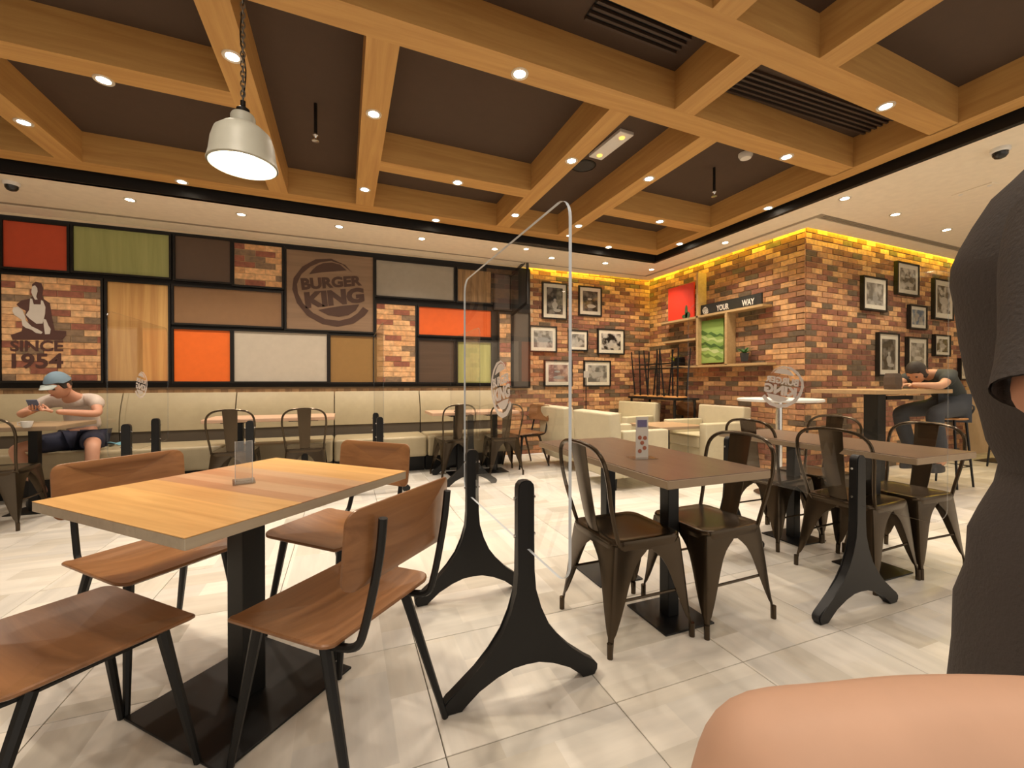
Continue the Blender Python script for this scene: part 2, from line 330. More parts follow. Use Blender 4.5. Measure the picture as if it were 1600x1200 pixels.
# ------------------------------------------------------------------ brick walls
WY, WX = 6.10, 4.95
BL, BH = .2, .066
def brick_mesh(L, dpt=.014):
    bm = new(); box(bm, -L / 2, L / 2, -dpt, .01, -(BH - .009) / 2, (BH - .009) / 2, .0025, seg=1)
    o = obj('brick', bm, M_BRICK); me = o.data; bpy.data.objects.remove(o); return me
bme = brick_mesh(BL - .009); bmh = brick_mesh(BL / 2 - .009)
def brick_field(parent, p0, dirv, outv, length, z0, z1, order, skip=None, mesh=(bme, bmh), limit=300):
    """courses in running bond on a wall face; p0 start, dirv along the wall, outv out of it"""
    dirv = Vector(dirv).normalized(); outv = Vector(outv).normalized(); cells = []
    ang = math.atan2(dirv.y, dirv.x) if dirv.cross(Vector((0, 0, 1))).dot(outv) > 0 else math.atan2(-dirv.y, -dirv.x)
    nrow = int((z1 - z0) / BH)
    for r in range(nrow):
        s = 0 if r % 2 else -BL / 2; z = z0 + BH * (r + .5)
        while s < length - .02:
            a, b = max(s, 0), min(s + BL, length); s += BL
            if b - a < .05: continue
            c = (a + b) / 2
            if skip and skip(c, z): continue
            cells.append((order(c, z), c, z, b - a))
    cells.sort(key=lambda q: q[0]); rest = new()
    for k, (_, c, z, L) in enumerate(cells):
        out = random.uniform(0, .005); p = Vector(p0) + dirv * c + Vector((0, 0, z)) - outv * (.004 - out)
        if k < limit:
            o = ref('brick', mesh[0], parent, p, (0, 0, ang)); o.scale = ((L - .009) / (BL - .009), 1, 1)
        else: box(rest, -(L - .009) / 2, (L - .009) / 2, -.014, .01, -(BH - .009) / 2, (BH - .009) / 2, mtx=Matrix.Translation(p) @ Matrix.Rotation(ang, 4, 'Z'))
    if len(cells) > limit: obj('brick_courses', rest, M_BRICK, parent, kind='stuff')
    else: rest.free()
bm = new(); box(bm, -5.1, WX + .1, WY, WY + .1, 0, 3.3); wall_back = struct('wall_back', bm, M_MORTAR)
brick_field(wall_back, (2.12, WY, 0), (1, 0, 0), (0, -1, 0), WX - 2.12, 0, 2.95, lambda c, z: abs(z - 1.9) + abs(c - 1.5) * .5, lambda c, z: c < .6 and z > 1.02)
bm = new(); box(bm, WX, WX + .1, WRY0 + .004, WY, 0, 3.3); wall_shelf = struct('wall_side', bm, M_MORTAR)
brick_field(wall_shelf, (WX, WRY0 - .006, 0), (0, 1, 0), (-1, 0, 0), WY - WRY0 + .006, 0, 2.95, lambda c, z: abs(z - 1.9) * .9 + c)
bm = new(); L_ = 5.3
prism(bm, [(WX, 0), (WX + L_, 0), (WX + L_, 3.3), (WX, 3.3)], lambda p: (p[0], WRY0 + WRS * (p[0] - WX), p[1]), lambda p: (p[0], WRY0 + .1 + WRS * (p[0] - WX), p[1]))
wall_right = struct('wall_right', bm, M_MORTAR)
brick_field(wall_right, (WX, WRY0, 0), (1, WRS, 0), (WRS, -1, 0), 3.8, 0, 2.95, lambda c, z: abs(z - 1.7) * .9 + c)
# cove behind the cream ceiling: cover and glowing strip
bm = new(); box(bm, 2.6, 4.95, 5.9, 6.1, 2.96, 2.99); box(bm, 4.78, 4.95, 3.1, 5.9, 2.962, 2.988)
prism(bm, [(4.95, 2.961), (10.2, 2.961), (10.2, 2.989), (4.95, 2.989)], lambda p: (p[0], 3.2 + .04 * (p[0] - 4.95), p[1]), lambda p: (p[0], WRY0 + WRS * (p[0] - 4.95), p[1])); struct('trim_2', bm, M_CEILW)
M_LED = mat('yellow_led', (1, .7, .02), .5, emis=(1, .72, .02), estr=4)
def led(p, q, label):
    bm = new(); d = (Vector(q) - Vector(p)); n = Vector((-d.y, d.x, 0)).normalized() * .008
    P = [Vector(p) - n, Vector(p) + n, Vector(q) + n, Vector(q) - n]; loft(bm, [[x for x in P], [x + Vector((0, 0, .008)) for x in P]])
    tag(obj('led_strip', bm, M_LED), label, 'light')
    la = bpy.data.lights.new('cove_light', 'AREA'); la.shape = 'RECTANGLE'; la.size = d.length; la.size_y = .02; la.energy = 4.5 * d.length; la.color = (1, .78, .03)
    lo = bpy.data.objects.new('cove_light', la); C.objects.link(lo); lo.location = (Vector(p) + Vector(q)) / 2 - Vector((0, 0, .006)); lo.rotation_euler = (0, 0, math.atan2(d.y, d.x))
led((2.65, 6.05, 2.945), (4.9, 6.05, 2.945), 'yellow cove light strip above the framed photos on the back brick wall')
led((4.9, 3.37, 2.945), (4.9, 6.0, 2.945), 'yellow light strip in the ceiling cove above the wooden wall shelf')
led((4.89, 3.355, 2.945), (9.9, 3.575, 2.945), 'yellow light strip in the ceiling cove above the right hand brick wall')

# ------------------------------------------------------------------ downlights
M_LAMP = mat('lamp_glow', (1, .9, .75), .5, emis=(1, .86, .66), estr=55)
M_RING = mat('lamp_ring', (.75, .68, .55), .3, .3)
def make_down():
    t = thing('downlight', '', 'ceiling light'); bm = new(); lathe(bm, [(.034, .002), (.034, -.004), (.05, -.006), (.052, 0), (.052, .002)], seg=20, cap=False); obj('ring', bm, M_RING, t, True)
    bm = new(); lathe(bm, [(.035, -.001), (.035, .0015)], seg=20); obj('lens', bm, M_LAMP, t); return t
down = Kind(make_down)
def lamp(x, y, z, e=1.0, col=WARM):
    la = bpy.data.lights.new('downlight_beam', 'SPOT'); la.energy = LAMP_W * e; la.color = col; la.spot_size = math.radians(125); la.spot_blend = .8; la.shadow_soft_size = .035
    o = bpy.data.objects.new('downlight_beam', la); C.objects.link(o); o.location = (x, y, z - .012)
BEAM_L = [(363, 88, 'left of the hanging lamp chain, on the long beam'), (162, 125, 'on the cross beam at upper left'), (37, 191, 'nearest the left edge of the frame'), (584, 178, 'halfway along the beam right of the hanging lamp'), (812, 115, 'bright and large, on the wide beam at top centre'),
    (715, 285, 'on the short cross beam above the orange wall panels'), (570, 296, 'at the far end of the beam right of the hanging lamp'), (284, 284, 'on the edge beam left of the hanging lamp'), (681, 344, 'on the edge beam above the grey wall panel'), (893, 251, 'left of the black ceiling speaker'),
    (805, 336, 'at the far end of the beam left of the ceiling speaker'), (1014, 279, 'on the beam right of the black ceiling speaker'), (1384, 166, 'rightmost on the wooden beams'), (1229, 245, 'on the beam right of the smoke detector'), (1200, 325, 'on the right edge beam, nearer one'),
    (1062, 381, 'on the right edge beam, near the far corner of the grid'), (1031, 346, 'on the short cross beam beyond the sprinkler'), (951, 386, 'on the far edge beam close to the grid corner'), (904, 353, 'beside the top of the nearest acrylic screen')]
lit = []
for u, v, s in BEAM_L:
    p = atz(u, v, BZ); down('round downlight ' + s, (p.x, p.y, BZ), 0, 'downlights in the oak beams'); lamp(p.x, p.y, BZ); lit.append((p.x, p.y))
WHITE_L = [(203, 312, 'second from the left, above the green wall panel'), (377, 335, 'above the brick panel left of the round emblem'), (530, 354, 'above the round burger emblem'), (659, 373, 'above the grey wall panel'), (773, 389, 'above the striped wood panel'),
    (862, 403, 'at the far end, above the tallest framed photo'), (946, 411, 'above the pair of upper framed photos'), (1018, 421, 'in the far room corner'), (1133, 379, 'above the wooden wall shelf'), (1320, 310, 'at right, nearest the brick column'), (1399, 335, 'middle of the row at right'), (1479, 359, 'rightmost of the row at right')]
for u, v, s in WHITE_L:
    p = atz(u, v, CZ); down('round cream-ceiling downlight ' + s, (p.x, p.y, CZ), 0, 'downlights in the cream ceiling'); lamp(p.x, p.y, CZ, 1.4)
# the same lamps go on behind and beside the camera
for x, y in [(-3.5, 3.3), (-3.5, 1.6), (-2.4, .2), (-.6, 1.65), (-1.8, 1.65), (.4, .5), (1.5, .3), (3.3, .2), (2.5, -1), (.5, -1.2), (-1.5, -1.2), (-3.5, -1.2), (.5, -2), (2.5, 2.3), (3.6, -1.5)]: lamp(x, y, BZ)
for x, y in [(5.6, 1.4), (6.9, 1.4), (8.2, 2.6), (8.2, 1), (5.6, -.6), (7.5, -.6), (4.4, 1.2), (-2.9, 5.2), (-3.9, 5.2)]: lamp(x, y, CZ)

# ------------------------------------------------------------------ ceiling fittings
def make_dome():
    t = thing('security_camera', '', 'camera'); bm = new(); lathe(bm, [(.055, 0), (.055, -.02), (.045, -.03)], seg=20); obj('base', bm, M_WHITE, t, True)
    bm = new(); lathe(bm, [(.044, -.03), (.042, -.05), (.03, -.068), (.01, -.076)], seg=20); obj('dome', bm, M_BLACKG, t, True); return t
dome = Kind(make_dome)
p = atz(18, 285, CZ); dome('small white and black dome security camera at the left end of the cream ceiling', (p.x, p.y, CZ))
p = atz(1563, 232, CZ); dome('small dome security camera at upper right, above the standing person', (p.x, p.y, CZ))
def make_sprink():
    t = thing('sprinkler', '', 'sprinkler'); bm = new(); tube(bm, [(0, 0, 0), (0, 0, -.22)], .012); obj('drop_pipe', bm, M_BFRAME, t, True)
    bm = new(); lathe(bm, [(.012, -.22), (.022, -.235), (.01, -.25), (.01, -.265), (.026, -.272), (.026, -.277), (.003, -.28)], seg=14); obj('sprinkler_head', bm, M_CHROME, t, True); return t
spk = Kind(make_sprink)
p = atz(493, 162, PZ); spk('sprinkler on a dark drop pipe in the coffer right of the hanging lamp', (p.x, p.y, PZ))
p = atz(1116, 262, PZ); spk('sprinkler on a dark drop pipe in the coffer above the wooden wall shelf', (p.x, p.y, PZ))
p = atz(1165, 240, PZ); bm = new(); lathe(bm, [(.06, 0), (.06, -.02), (.045, -.045), (.02, -.05)], seg=20); o = obj('smoke_detector', bm, M_WHITE, None, True); o.location = (p.x, p.y, PZ); tag(o, 'round white smoke detector in the coffer at upper right', 'smoke detector')
p = atz(912, 259, PZ); t = thing('ceiling_speaker', 'round black speaker grille recessed in the brown coffer', 'speaker', (p.x, p.y, PZ)); bm = new(); lathe(bm, [(.115, 0), (.115, -.006), (.1, -.009)], seg=28, cap=False); obj('rim', bm, M_BLACK, t, True)
bm = new(); lathe(bm, [(.1, -.006), (.1, -.002)], seg=28); obj('grille', bm, mat('grille', (.03, .028, .026), .7, bump=(400, 1)), t)
a, b_ = atz(980, 203, PZ), atz(930, 243, PZ); t = thing('emergency_light', 'white rectangular emergency light with two orange lamps in the brown coffer', 'light', ((a.x + b_.x) / 2, (a.y + b_.y) / 2, PZ), math.atan2(b_.y - a.y, b_.x - a.x))
h = (a - b_).length / 2; bm = new(); box(bm, -h, h, -.07, .07, -.03, 0, .006); obj('housing', bm, M_WHITE, t)
for s in (-.7, .7): bm = new(); lathe(bm, [(.024, -.031), (.022, -.036), (.008, -.04)], (h * s, 0, 0), 14); obj('lamp', bm, mat('amber', (1, .5, .1), .4, emis=(1, .42, .06), estr=3), t, True)
a, b_ = atz(1556, 285, CZ), atz(1492, 306, CZ); t = thing('emergency_light', 'pale flush emergency light in the cream ceiling at upper right', 'light', ((a.x + b_.x) / 2, (a.y + b_.y) / 2, CZ), math.atan2(b_.y - a.y, b_.x - a.x))
h = (a - b_).length / 2; bm = new(); box(bm, -h, h, -.05, .05, -.008, 0, .002); obj('housing', bm, M_CEILW, t)
for s in (-.7, .7): bm = new(); lathe(bm, [(.016, -.009), (.012, -.013)], (h * s, 0, 0), 12); obj('lamp', bm, M_WHITE, t, True)
def grille(u0, v0, u1, v1, wd, label):
    a, b = atz(u0, v0, PZ), atz(u1, v1, PZ); d = b - a; t = thing('air_grille', label, 'air vent', ((a.x + b.x) / 2, (a.y + b.y) / 2, PZ), math.atan2(d.y, d.x)); h = d.length / 2
    bm = new(); box(bm, -h, h, -wd / 2, wd / 2, -.004, 0); obj('backing', bm, M_BLACK, t)
    for k in range(6): bm = new(); yy = -wd / 2 + wd * k / 5; box(bm, -h, h, yy - .008, yy + .008, -.02, -.002); obj('slat', bm, mat('grille_brown', (.05, .03, .02), .6), t)
grille(930, 2, 1075, 62, .2, 'long dark linear air grille in the coffer at top centre')
grille(1150, 122, 1385, 200, .2, 'long dark linear air grille in the coffer at upper right')
# hanging lamp
px_, py_ = -.436, 2.32
t = thing('pendant_lamp', 'pale grey metal pendant lamp hanging on a chain from the oak beams', 'hanging lamp', (px_, py_, 2.12)); t.scale = (.92, .92, 1)
prof = [(.155, 0), (.158, .004), (.155, .012), (.148, .04), (.14, .10), (.125, .145), (.09, .175), (.06, .185), (.055, .19), (.055, .225), (.05, .235), (.03, .24)]
bm = new(); lathe(bm, prof, seg=36, cap=False); lathe(bm, [(r - .006, z - .002) for r, z in prof[:-1]], seg=36, cap=False); bmesh.ops.recalc_face_normals(bm, faces=bm.faces); obj('lamp_shade', bm, mat('shade_grey', (.50, .50, .42), .5), t, True)
bm = new(); lathe(bm, [(.03, .24), (.03, .262), (.012, .275), (.012, .3)], seg=16); obj('shade_cap', bm, M_BFRAME, t, True)
bm = new(); lathe(bm, [(.02, .18), (.022, .14), (.045, .10), (.052, .065), (.04, .03), (.015, .015)], seg=20); obj('bulb', bm, mat('bulb_glow', (1, .95, .85), .5, emis=(1, .93, .78), estr=25), t, True)
bm = new(); nl = 22; z = .30; ln = (BZ - 2.12 - .3) / nl
for k in range(nl):
    L2 = ln * .72; ring = [(.010 * math.cos(a) * (1 if k % 2 else 0), .010 * math.cos(a) * (0 if k % 2 else 1), z + ln * (k + .5) + L2 * math.sin(a)) for a in [2 * PI * q / 10 for q in range(10)]]
    tube(bm, ring, .0032, 5, closed=True)
obj('chain', bm, mat('chain_grey', (.2, .18, .15), .4, .6), t, True)
bm = new(); tube(bm, smooth_path([(0, 0, .3), (.012, .006, .45), (-.01, -.006, .6), (.008, 0, BZ - 2.12)]), .003, 5); obj('cable', bm, M_BLACK, t, True)
la = bpy.data.lights.new('pendant_light', 'SPOT'); la.energy = 60; la.color = (1, .85, .62); la.spot_size = math.radians(110); la.spot_blend = .6; la.shadow_soft_size = .06; lo = bpy.data.objects.new('pendant_light', la); C.objects.link(lo); lo.location = (px_, py_, 2.12 + .01)

# ------------------------------------------------------------------ burger emblem shapes (2-D, x right, y up, unit radius)
def lp(l): return [((x - 640) / 510, (600 - y) / 510) for x, y in l]
E_TOP = lp([(350, 368), (395, 300), (450, 240), (530, 195), (650, 172), (760, 192), (850, 268), (700, 295), (520, 325)])
E_BOT = lp([(465, 872), (620, 830), (800, 790), (1025, 755), (975, 850), (870, 925), (740, 955), (600, 940)])
E_RING = lp([(925, 292), (830, 190), (640, 118), (430, 150), (260, 270), (150, 440), (132, 600), (190, 790), (320, 960), (520, 1070), (720, 1100), (950, 1040), (1100, 920), (1155, 840), (1075, 790), (1000, 890), (900, 965), (750, 1012), (560, 1000), (400, 920), (270, 790), (205, 650), (192, 520), (250, 375), (370, 255), (500, 182), (640, 150), (790, 185)])
def emblem(place, m, parent, th=.003, flip=1, name='emblem'):
    """place(x,y,h) -> point; h is height off the surface"""
    bm = new()
    for P in (E_TOP, E_BOT, E_RING): prism(bm, P, lambda p: place(p[0] * flip, p[1], 0), lambda p: place(p[0] * flip, p[1], th))
    def q(bl, br, tl, tr):
        bl, br, tl, tr = lp([bl, br, tl, tr])
        return lambda s, t_: place((bl[0] * (1 - s) * (1 - t_) + br[0] * s * (1 - t_) + tl[0] * (1 - s) * t_ + tr[0] * s * t_) * flip, (bl[1] * (1 - s) * (1 - t_) + br[1] * s * (1 - t_) + tl[1] * (1 - s) * t_ + tr[1] * s * t_), th)
    add_text(bm, 'BURGER', q((255, 605), (1065, 475), (235, 435), (1055, 325)), .05)
    add_text(bm, 'KING', q((305, 862), (1100, 722), (280, 630), (1085, 495)), .06)
    return obj(name, bm, m, parent)

# ------------------------------------------------------------------ panel wall
PY = 6.04
top_z = 2.845
bm = new(); box(bm, -3.6, 2.66, 6.06, WY, 1.05, top_z); struct('trim_3', bm, M_BFRAME)
M_PW = {}
def pm(key, *a, **k): M_PW[key] = mat('panel_' + key, *a, **k); return M_PW[key]
panels = [
 ('red', (5, 344, 106, 424), mat('p_red', (.60, .065, .02), .5), 'brick red wall panel at the top left of the panel wall'),
 ('green', (115, 353, 265, 434), wood('p_green', (.30, .32, .11), (.42, .43, .17), 2, .5, .5), 'olive green wood wall panel in the top row'),
 ('dark', (274, 368, 360, 442), mat('p_dark', (.085, .048, .028), .45), 'dark brown wall panel in the top row, left of a brick panel'),
 ('brickA', (366, 379, 441, 450), None, 'small brick wall panel left of the round burger emblem'),
 ('mural', (2, 428, 159, 595), None, 'brick mural wall panel printed with a worker in an apron and SINCE 1954'),
 ('knotty', (168, 440, 264, 595), wood('p_knot', (.42, .20, .06), (.68, .42, .15), 2, .35, .5, contrast=1.2), 'upright knotty amber wood wall panel right of the mural'),
 ('brown', (272, 447, 440, 511), mat('p_brown', (.24, .125, .055), .3), 'wide mid brown wall panel above the orange one'),
 ('orange', (272, 514, 360, 596), mat('p_orange', (.85, .13, .008), .5), 'square bright orange wall panel above the bench'),
 ('lightgrey', (366, 517, 511, 596), mat('p_lgrey', (.52, .46, .37), .5), 'wide light grey wall panel in the bottom row'),
 ('logo', (447.5, 389, 583, 519), wood('p_logo', (.21, .13, .075), (.29, .185, .11), 0, .5, .5), 'square wood wall panel with the round burger emblem'),
 ('grey', (588, 406, 709, 470), mat('p_grey', (.30, .265, .21), .45), 'grey wall panel in the top row, right of the emblem'),
 ('bronze', (516.5, 524, 583, 597), mat('p_bronze', (.27, .14, .035), .4), 'bronze brown wall panel under the round burger emblem'),
 ('brickB', (588, 474, 649, 597), None, 'tall brick wall panel between bronze and orange panels'),
 ('orange2', (654.6, 479, 767, 527), mat('p_orange2', (.75, .10, .008), .5), 'wide orange-red wall panel behind the nearest acrylic screen'),
 ('zebra', (715, 420, 767, 474), wood('p_zebra', (.16, .09, .03), (.34, .2, .08), 2, 1.2, .5, contrast=1.6), 'striped dark wood wall panel above the wide orange-red one'),
 ('dark2', (654.6, 531, 709, 597), wood('p_dark2', (.07, .04, .022), (.10, .06, .035), 0, .5, .5), 'dark brown wood wall panel in the bottom row'),
 ('green2', (715, 534, 767, 598), wood('p_green2', (.32, .32, .09), (.50, .50, .18), 2, .6, .5), 'yellow green wood wall panel in the bottom row'),
 ('dark3', (773, 428, 797, 484), mat('p_dark3', (.05, .035, .028), .5), 'narrow dark panel at the top right end of the panel wall'),
 ('brickC', (780, 490, 798, 603), None, 'very narrow brick wall panel near the right end of the panel wall'),
 ('dark4', (802, 488, 826, 604), mat('p_dark4', (.08, .065, .05), .5), 'narrow tall grey brown panel at the right end of the panel wall')]
pme = None
for key, (u0, v0, u1, v1), m, label in panels:
    a, b = aty(u0, v0, PY), aty(u1, v1, PY); c = aty(u1, v0, PY); d = aty(u0, v1, PY)
    x0, x1 = a.x, b.x; z0, z1 = b.z, a.z
    t = thing('wall_panel', label, 'wall panel', ((x0 + x1) / 2, 6.06, z0)); W, H = (x1 - x0) / 2, z1 - z0
    brick = m is None; bm = new(); box(bm, -W, W, -.02, 0, 0, H); obj('board', bm, m or M_MORTAR, t)
    g = .022; bm = new()
    for q in [(-W - g, W + g, -g, 0), (-W - g, W + g, H, H + g), (-W - g, -W, 0, H), (W, W + g, 0, H)]: box(bm, q[0], q[1], -.04, 0, q[2], q[3])
    obj('frame', bm, M_BFRAME, t)
    if brick:
        n = int(H / .07 + .5); bh = H / n
        bm = new(); box(bm, -.5, .5, -.008, .002, -.5 * (1 - .1), .5 * (1 - .1)); o = obj('brick', bm, M_BRICKP); me = o.data; bpy.data.objects.remove(o)
        for r in range(n):
            s = -W if r % 2 else -W - .11
            while s < W - .01:
                aa, bb = max(s, -W), min(s + .22, W); s += .22
                if bb - aa < .03: continue
                ref('brick', me, t, ((aa + bb) / 2, -.02, bh * (r + .5)), (0, 0, 0), (bb - aa - .007, 1, bh))
    if key == 'mural':
        def mp_(P): 
            out = []
            for x, y in P:
                q = aty(x / 6.667, 420 + y / 6.667, PY - .01); out.append((q.x - (x0 + x1) / 2, q.z - z0))
            return out
        def plate(polys, mm, nm, y0, y1):
            bm = new()
            for P in polys: prism(bm, mp_(P), lambda p: (p[0], y0, p[1]), lambda p: (p[0], y1, p[1]))
            return obj(nm, bm, mm, t)
        M_INK = mat('mural_ink', (.07, .025, .018), .7); M_PALE = mat('mural_pale', (.62, .55, .47), .7)
        plate([[(335, 160), (370, 135), (430, 150), (450, 200), (440, 280), (450, 310), (520, 360), (545, 520), (570, 640), (690, 650), (690, 690), (650, 740), (130, 740), (110, 690), (225, 650), (240, 580), (300, 560), (260, 480), (270, 440), (200, 400), (170, 370), (220, 330), (310, 310), (345, 280), (330, 220)]], M_INK, 'printed_figure', -.030, -.0285)
        plate([[(335, 185), (365, 172), (388, 200), (392, 235), (378, 290), (392, 320), (365, 322), (345, 285), (326, 245)], [(315, 310), (335, 312), (352, 370), (425, 372), (428, 325), (448, 335), (475, 400), (470, 470), (445, 570), (380, 572), (310, 520), (270, 480), (305, 430)],
               [(140, 400), (190, 395), (235, 430), (265, 500), (270, 540), (330, 600), (395, 630), (445, 660), (430, 678), (375, 668), (330, 635), (270, 615), (235, 590), (225, 530), (150, 480), (130, 440)], [(450, 520), (480, 530), (505, 590), (530, 630), (520, 680), (470, 682), (458, 600)]], M_PALE, 'printed_figure', -.032, -.0305)
        bm = new()
        def tm(x0_, y0_, x1_, y1_): 
            def f(s, tt):
                q = mp_([(x0_ + (x1_ - x0_) * s, y1_ + (y0_ - y1_) * tt)])[0]; return (q[0], -.031, q[1])
            return f
        add_text(bm, 'SINCE', tm(105, 745, 660, 860), .03); add_text(bm, '1954', tm(120, 880, 660, 1040), .03); obj('lettering', bm, M_INK, t)
    if key == 'logo':
        R = (x1 - x0) * .44; cz = H / 2
        emblem(lambda x, y, h: (x * R, -.021 - h, cz + y * R), mat('emblem_brown', (.055, .022, .012), .6), t, .004)
# wood strip between bench and panels
t = thing('ledge_board', 'low strip of vertical wood slats between the bench back and the panel wall', 'wood strip', (0, 0, 0))
for k in range(74):
    x = -3.6 + k * .0765; bm = new(); box(bm, x, x + .08, 6.065, 6.095, .9, 1.03); obj('slat', bm, [wood('ledge_a', (.26, .14, .06), (.36, .21, .1), 2, 1, .5), wood('ledge_b', (.34, .19, .09), (.44, .27, .13), 2, 1, .5), wood('ledge_c', (.2, .11, .05), (.28, .16, .08), 2, 1, .5)][(k * 7 + k // 3) % 3], t)
# black tube brackets at the right end of the panel wall
t = thing('metal_bracket', 'black angular tube bracket at the right end of the panel wall, under the ceiling', 'bracket', (0, 0, 0))
def seg_(pp, r=.022):
    bm = new(); tube(bm, [aty(u, v, y) for u, v, y in pp], r, 4, square=True); obj('tube', bm, M_BFRAME, t)
seg_([(815, 384, 5.8), (815, 410, 5.8)]); seg_([(797, 432, 6.03), (822, 408, 5.8)]); seg_([(824, 400, 5.8), (824, 476, 5.8)]); seg_([(800, 492, 6.03), (825, 472, 5.8)])

# ------------------------------------------------------------------ banquette
seams = [-3.33 - 1.07, -3.33, -2.26, -1.19, -.12, .95, 2.02]
names = ['leftmost, left of the seated man', 'behind the man in the cap', 'behind the gap left of the two bistro chairs', 'behind the two bistro chairs at the long table', 'second from the right, behind an acrylic screen edge', 'rightmost, behind the nearest acrylic screen']
for k in range(6):
    xa, xb = seams[k] + .006, seams[k + 1] - .006
    t = thing('bench_section', 'cream upholstered wall bench section, ' + names[k], 'bench', ((xa + xb) / 2, 5.3, 0), 0, 'cream bench along the panel wall'); W = (xb - xa) / 2
    bm = new(); box(bm, -W, W, .0, .55, .20, .45, .035, seg=4); obj('seat_cushion', bm, M_SEAT, t, True)
    bm = new(); sheet(bm, lambda s, q: Vector((-W + 2 * W * s, .60 + .10 * q - .03 * math.sin(PI * q), .56 + .42 * q)), 2, 10, .12, lambda s, q: Vector((0, -1, .2)).normalized())
    bmesh.ops.bevel(bm, geom=[e for e in bm.edges if e.calc_face_angle(0) > .9], offset=.03, segments=3, affect='EDGES'); obj('back_cushion', bm, M_SEAT, t, True)
    bm = new(); box(bm, -W, W, .55, .74, .3, .60); obj('back_gap', bm, M_SEATD, t)
    bm = new(); box(bm, -W, W, .18, .6, 0, .2); obj('plinth', bm, M_BLACK, t)
    for s in (-.5, .5): bm = new(); box(bm, W * s - .02, W * s + .02, .06, .10, 0, .2); obj('leg', bm, M_BFRAME, t)

# ------------------------------------------------------------------ bistro (stamped metal) chair, front is +y
def make_tolix():
    t = thing('metal_chair', '', 'chair')
    bm = new()
    n = 10; ring = []
    def sq(h, r=.05, front=0):
        out = []
        for cx, cy, a0 in ((h - r, h - r, 0), (-h + r, h - r, PI / 2), (-h + r, -h + r, PI), (h - r, -h + r, 1.5 * PI)):
            for q in range(6): a = a0 + q * PI / 10; out.append((cx + r * math.cos(a), cy + r * math.sin(a)))
        return out
    loft(bm, [[(x, y, z) for x, y in sq(h)] for h, z in ((.176, .400), (.180, .425), (.182, .440), (.178, .449), (.168, .452), (.150, .447), (.12, .444), (.06, .442))]); obj('seat', bm, M_GUN, t, True)
    cur = [(.43, .172), (.41, .172), (.395, .162), (.378, .142), (.355, .12), (.32, .10), (.27, .083), (.20, .064), (.14, .046), (.09, .028), (.075, .018), (0, .015)]
    for sx in (1, -1):
        for sy in (1, -1):
            rings = []
            for z, wd in cur:
                k = (.43 - z) / .43; cx = .175 + .038 * k ** .9; cy = (.175 + .038 * k ** .9) if sy > 0 else (.175 + .05 * k ** .9); r = min(.018, wd * .5); th = .003
                out_ = [(cx - wd, cy), (cx - r, cy), (cx - r * .3, cy - r * .3), (cx, cy - r), (cx, cy - wd)]
                inn = [(cx - th, cy - wd), (cx - th, cy - r), (cx - r * .3 - th, cy - r * .3 - th), (cx - r, cy - th), (cx - wd, cy - th)]
                rings.append([(sx * x, sy * y, z) for x, y in out_ + inn])
            bm = new(); loft(bm, rings); lg = obj('leg', bm, M_GUN, t, True)
            bm = new(); kx, ky = sx * .206, sy * (.206 if sy > 0 else .218); tube(bm, [(kx, ky, .0), (kx - sx * .001, ky, .06)], [.0125, .0125], 8); obj('foot', bm, M_GUN, lg, True)
    for sx in (1, -1): bm = new(); tube(bm, [(sx * .188, .185, .21), (sx * .188, -.19, .21)], .006, 6); obj('brace', bm, M_GUN, t, True)
    half = [(-.170, -.150, .43), (-.178, -.178, .52), (-.190, -.205, .62), (-.198, -.222, .71), (-.185, -.236, .79), (-.135, -.245, .835), (-.06, -.250, .85)]
    pts = half + [(0, -.251, .852)] + [(-x, y, z) for x, y, z in half[::-1]]
    bm = new(); tube(bm, smooth_path(pts, 4), .0095, 8); obj('back_frame', bm, M_GUN, t, True)
    bm = new(); sheet(bm, lambda s, q: Vector(((-.045 - .018 * q) * (1 - 2 * s), -.165 - .085 * q ** .8 - .006 * math.sin(PI * s), .445 + .403 * q)), 4, 8, .004, lambda s, q: Vector((0, 1, .2)).normalized()); sp = obj('backrest', bm, M_GUN, t, True)
    return t
tolix = Kind(make_tolix); G1 = 'bronze metal bistro chairs'
R_, L__ = -PI / 2, PI / 2      # facing +x / -x
tolix('bronze metal bistro chair left of the brown table with the menu card, nearest us', (1.215, 1.675, 0), R_, G1)
tolix('bronze metal bistro chair right of the brown table with the menu card', (1.665, 1.64, 0), L__ + .03, G1)
tolix('bronze metal bistro chair behind the nearest black screen stand on the right', (2.80, 1.62, 0), R_ + .05, G1)
tolix('farther bronze metal bistro chair on the left side of the far right table', (2.87, 2.2, 0), R_, G1)
tolix('bronze metal bistro chair right of the far right table, its seat in view', (3.25, 1.62, 0), L__ - .03, G1)
tolix('farthest bronze metal chair at the far right table, only its back top showing', (3.3, 2.2, 0), L__, G1)
tolix('left bronze metal chair of the pair facing the bench, backs to us', (-1.0, 4.95, 0), 0, G1)
tolix('right bronze metal chair of the pair facing the bench, backs to us', (-.37, 4.93, 0), 0, G1)
tolix('bronze metal bistro chair at the left edge near the man in the cap', (-2.5, 4.55, 0), .05, G1)
tolix('bronze metal bistro chair seen through the left part of the nearest acrylic screen', (1.2, 5.03, 0), .12, G1)
tolix('bronze metal bistro chair seen through the nearest acrylic screen, nearer the armchairs', (1.80, 4.98, 0), -.05, G1)

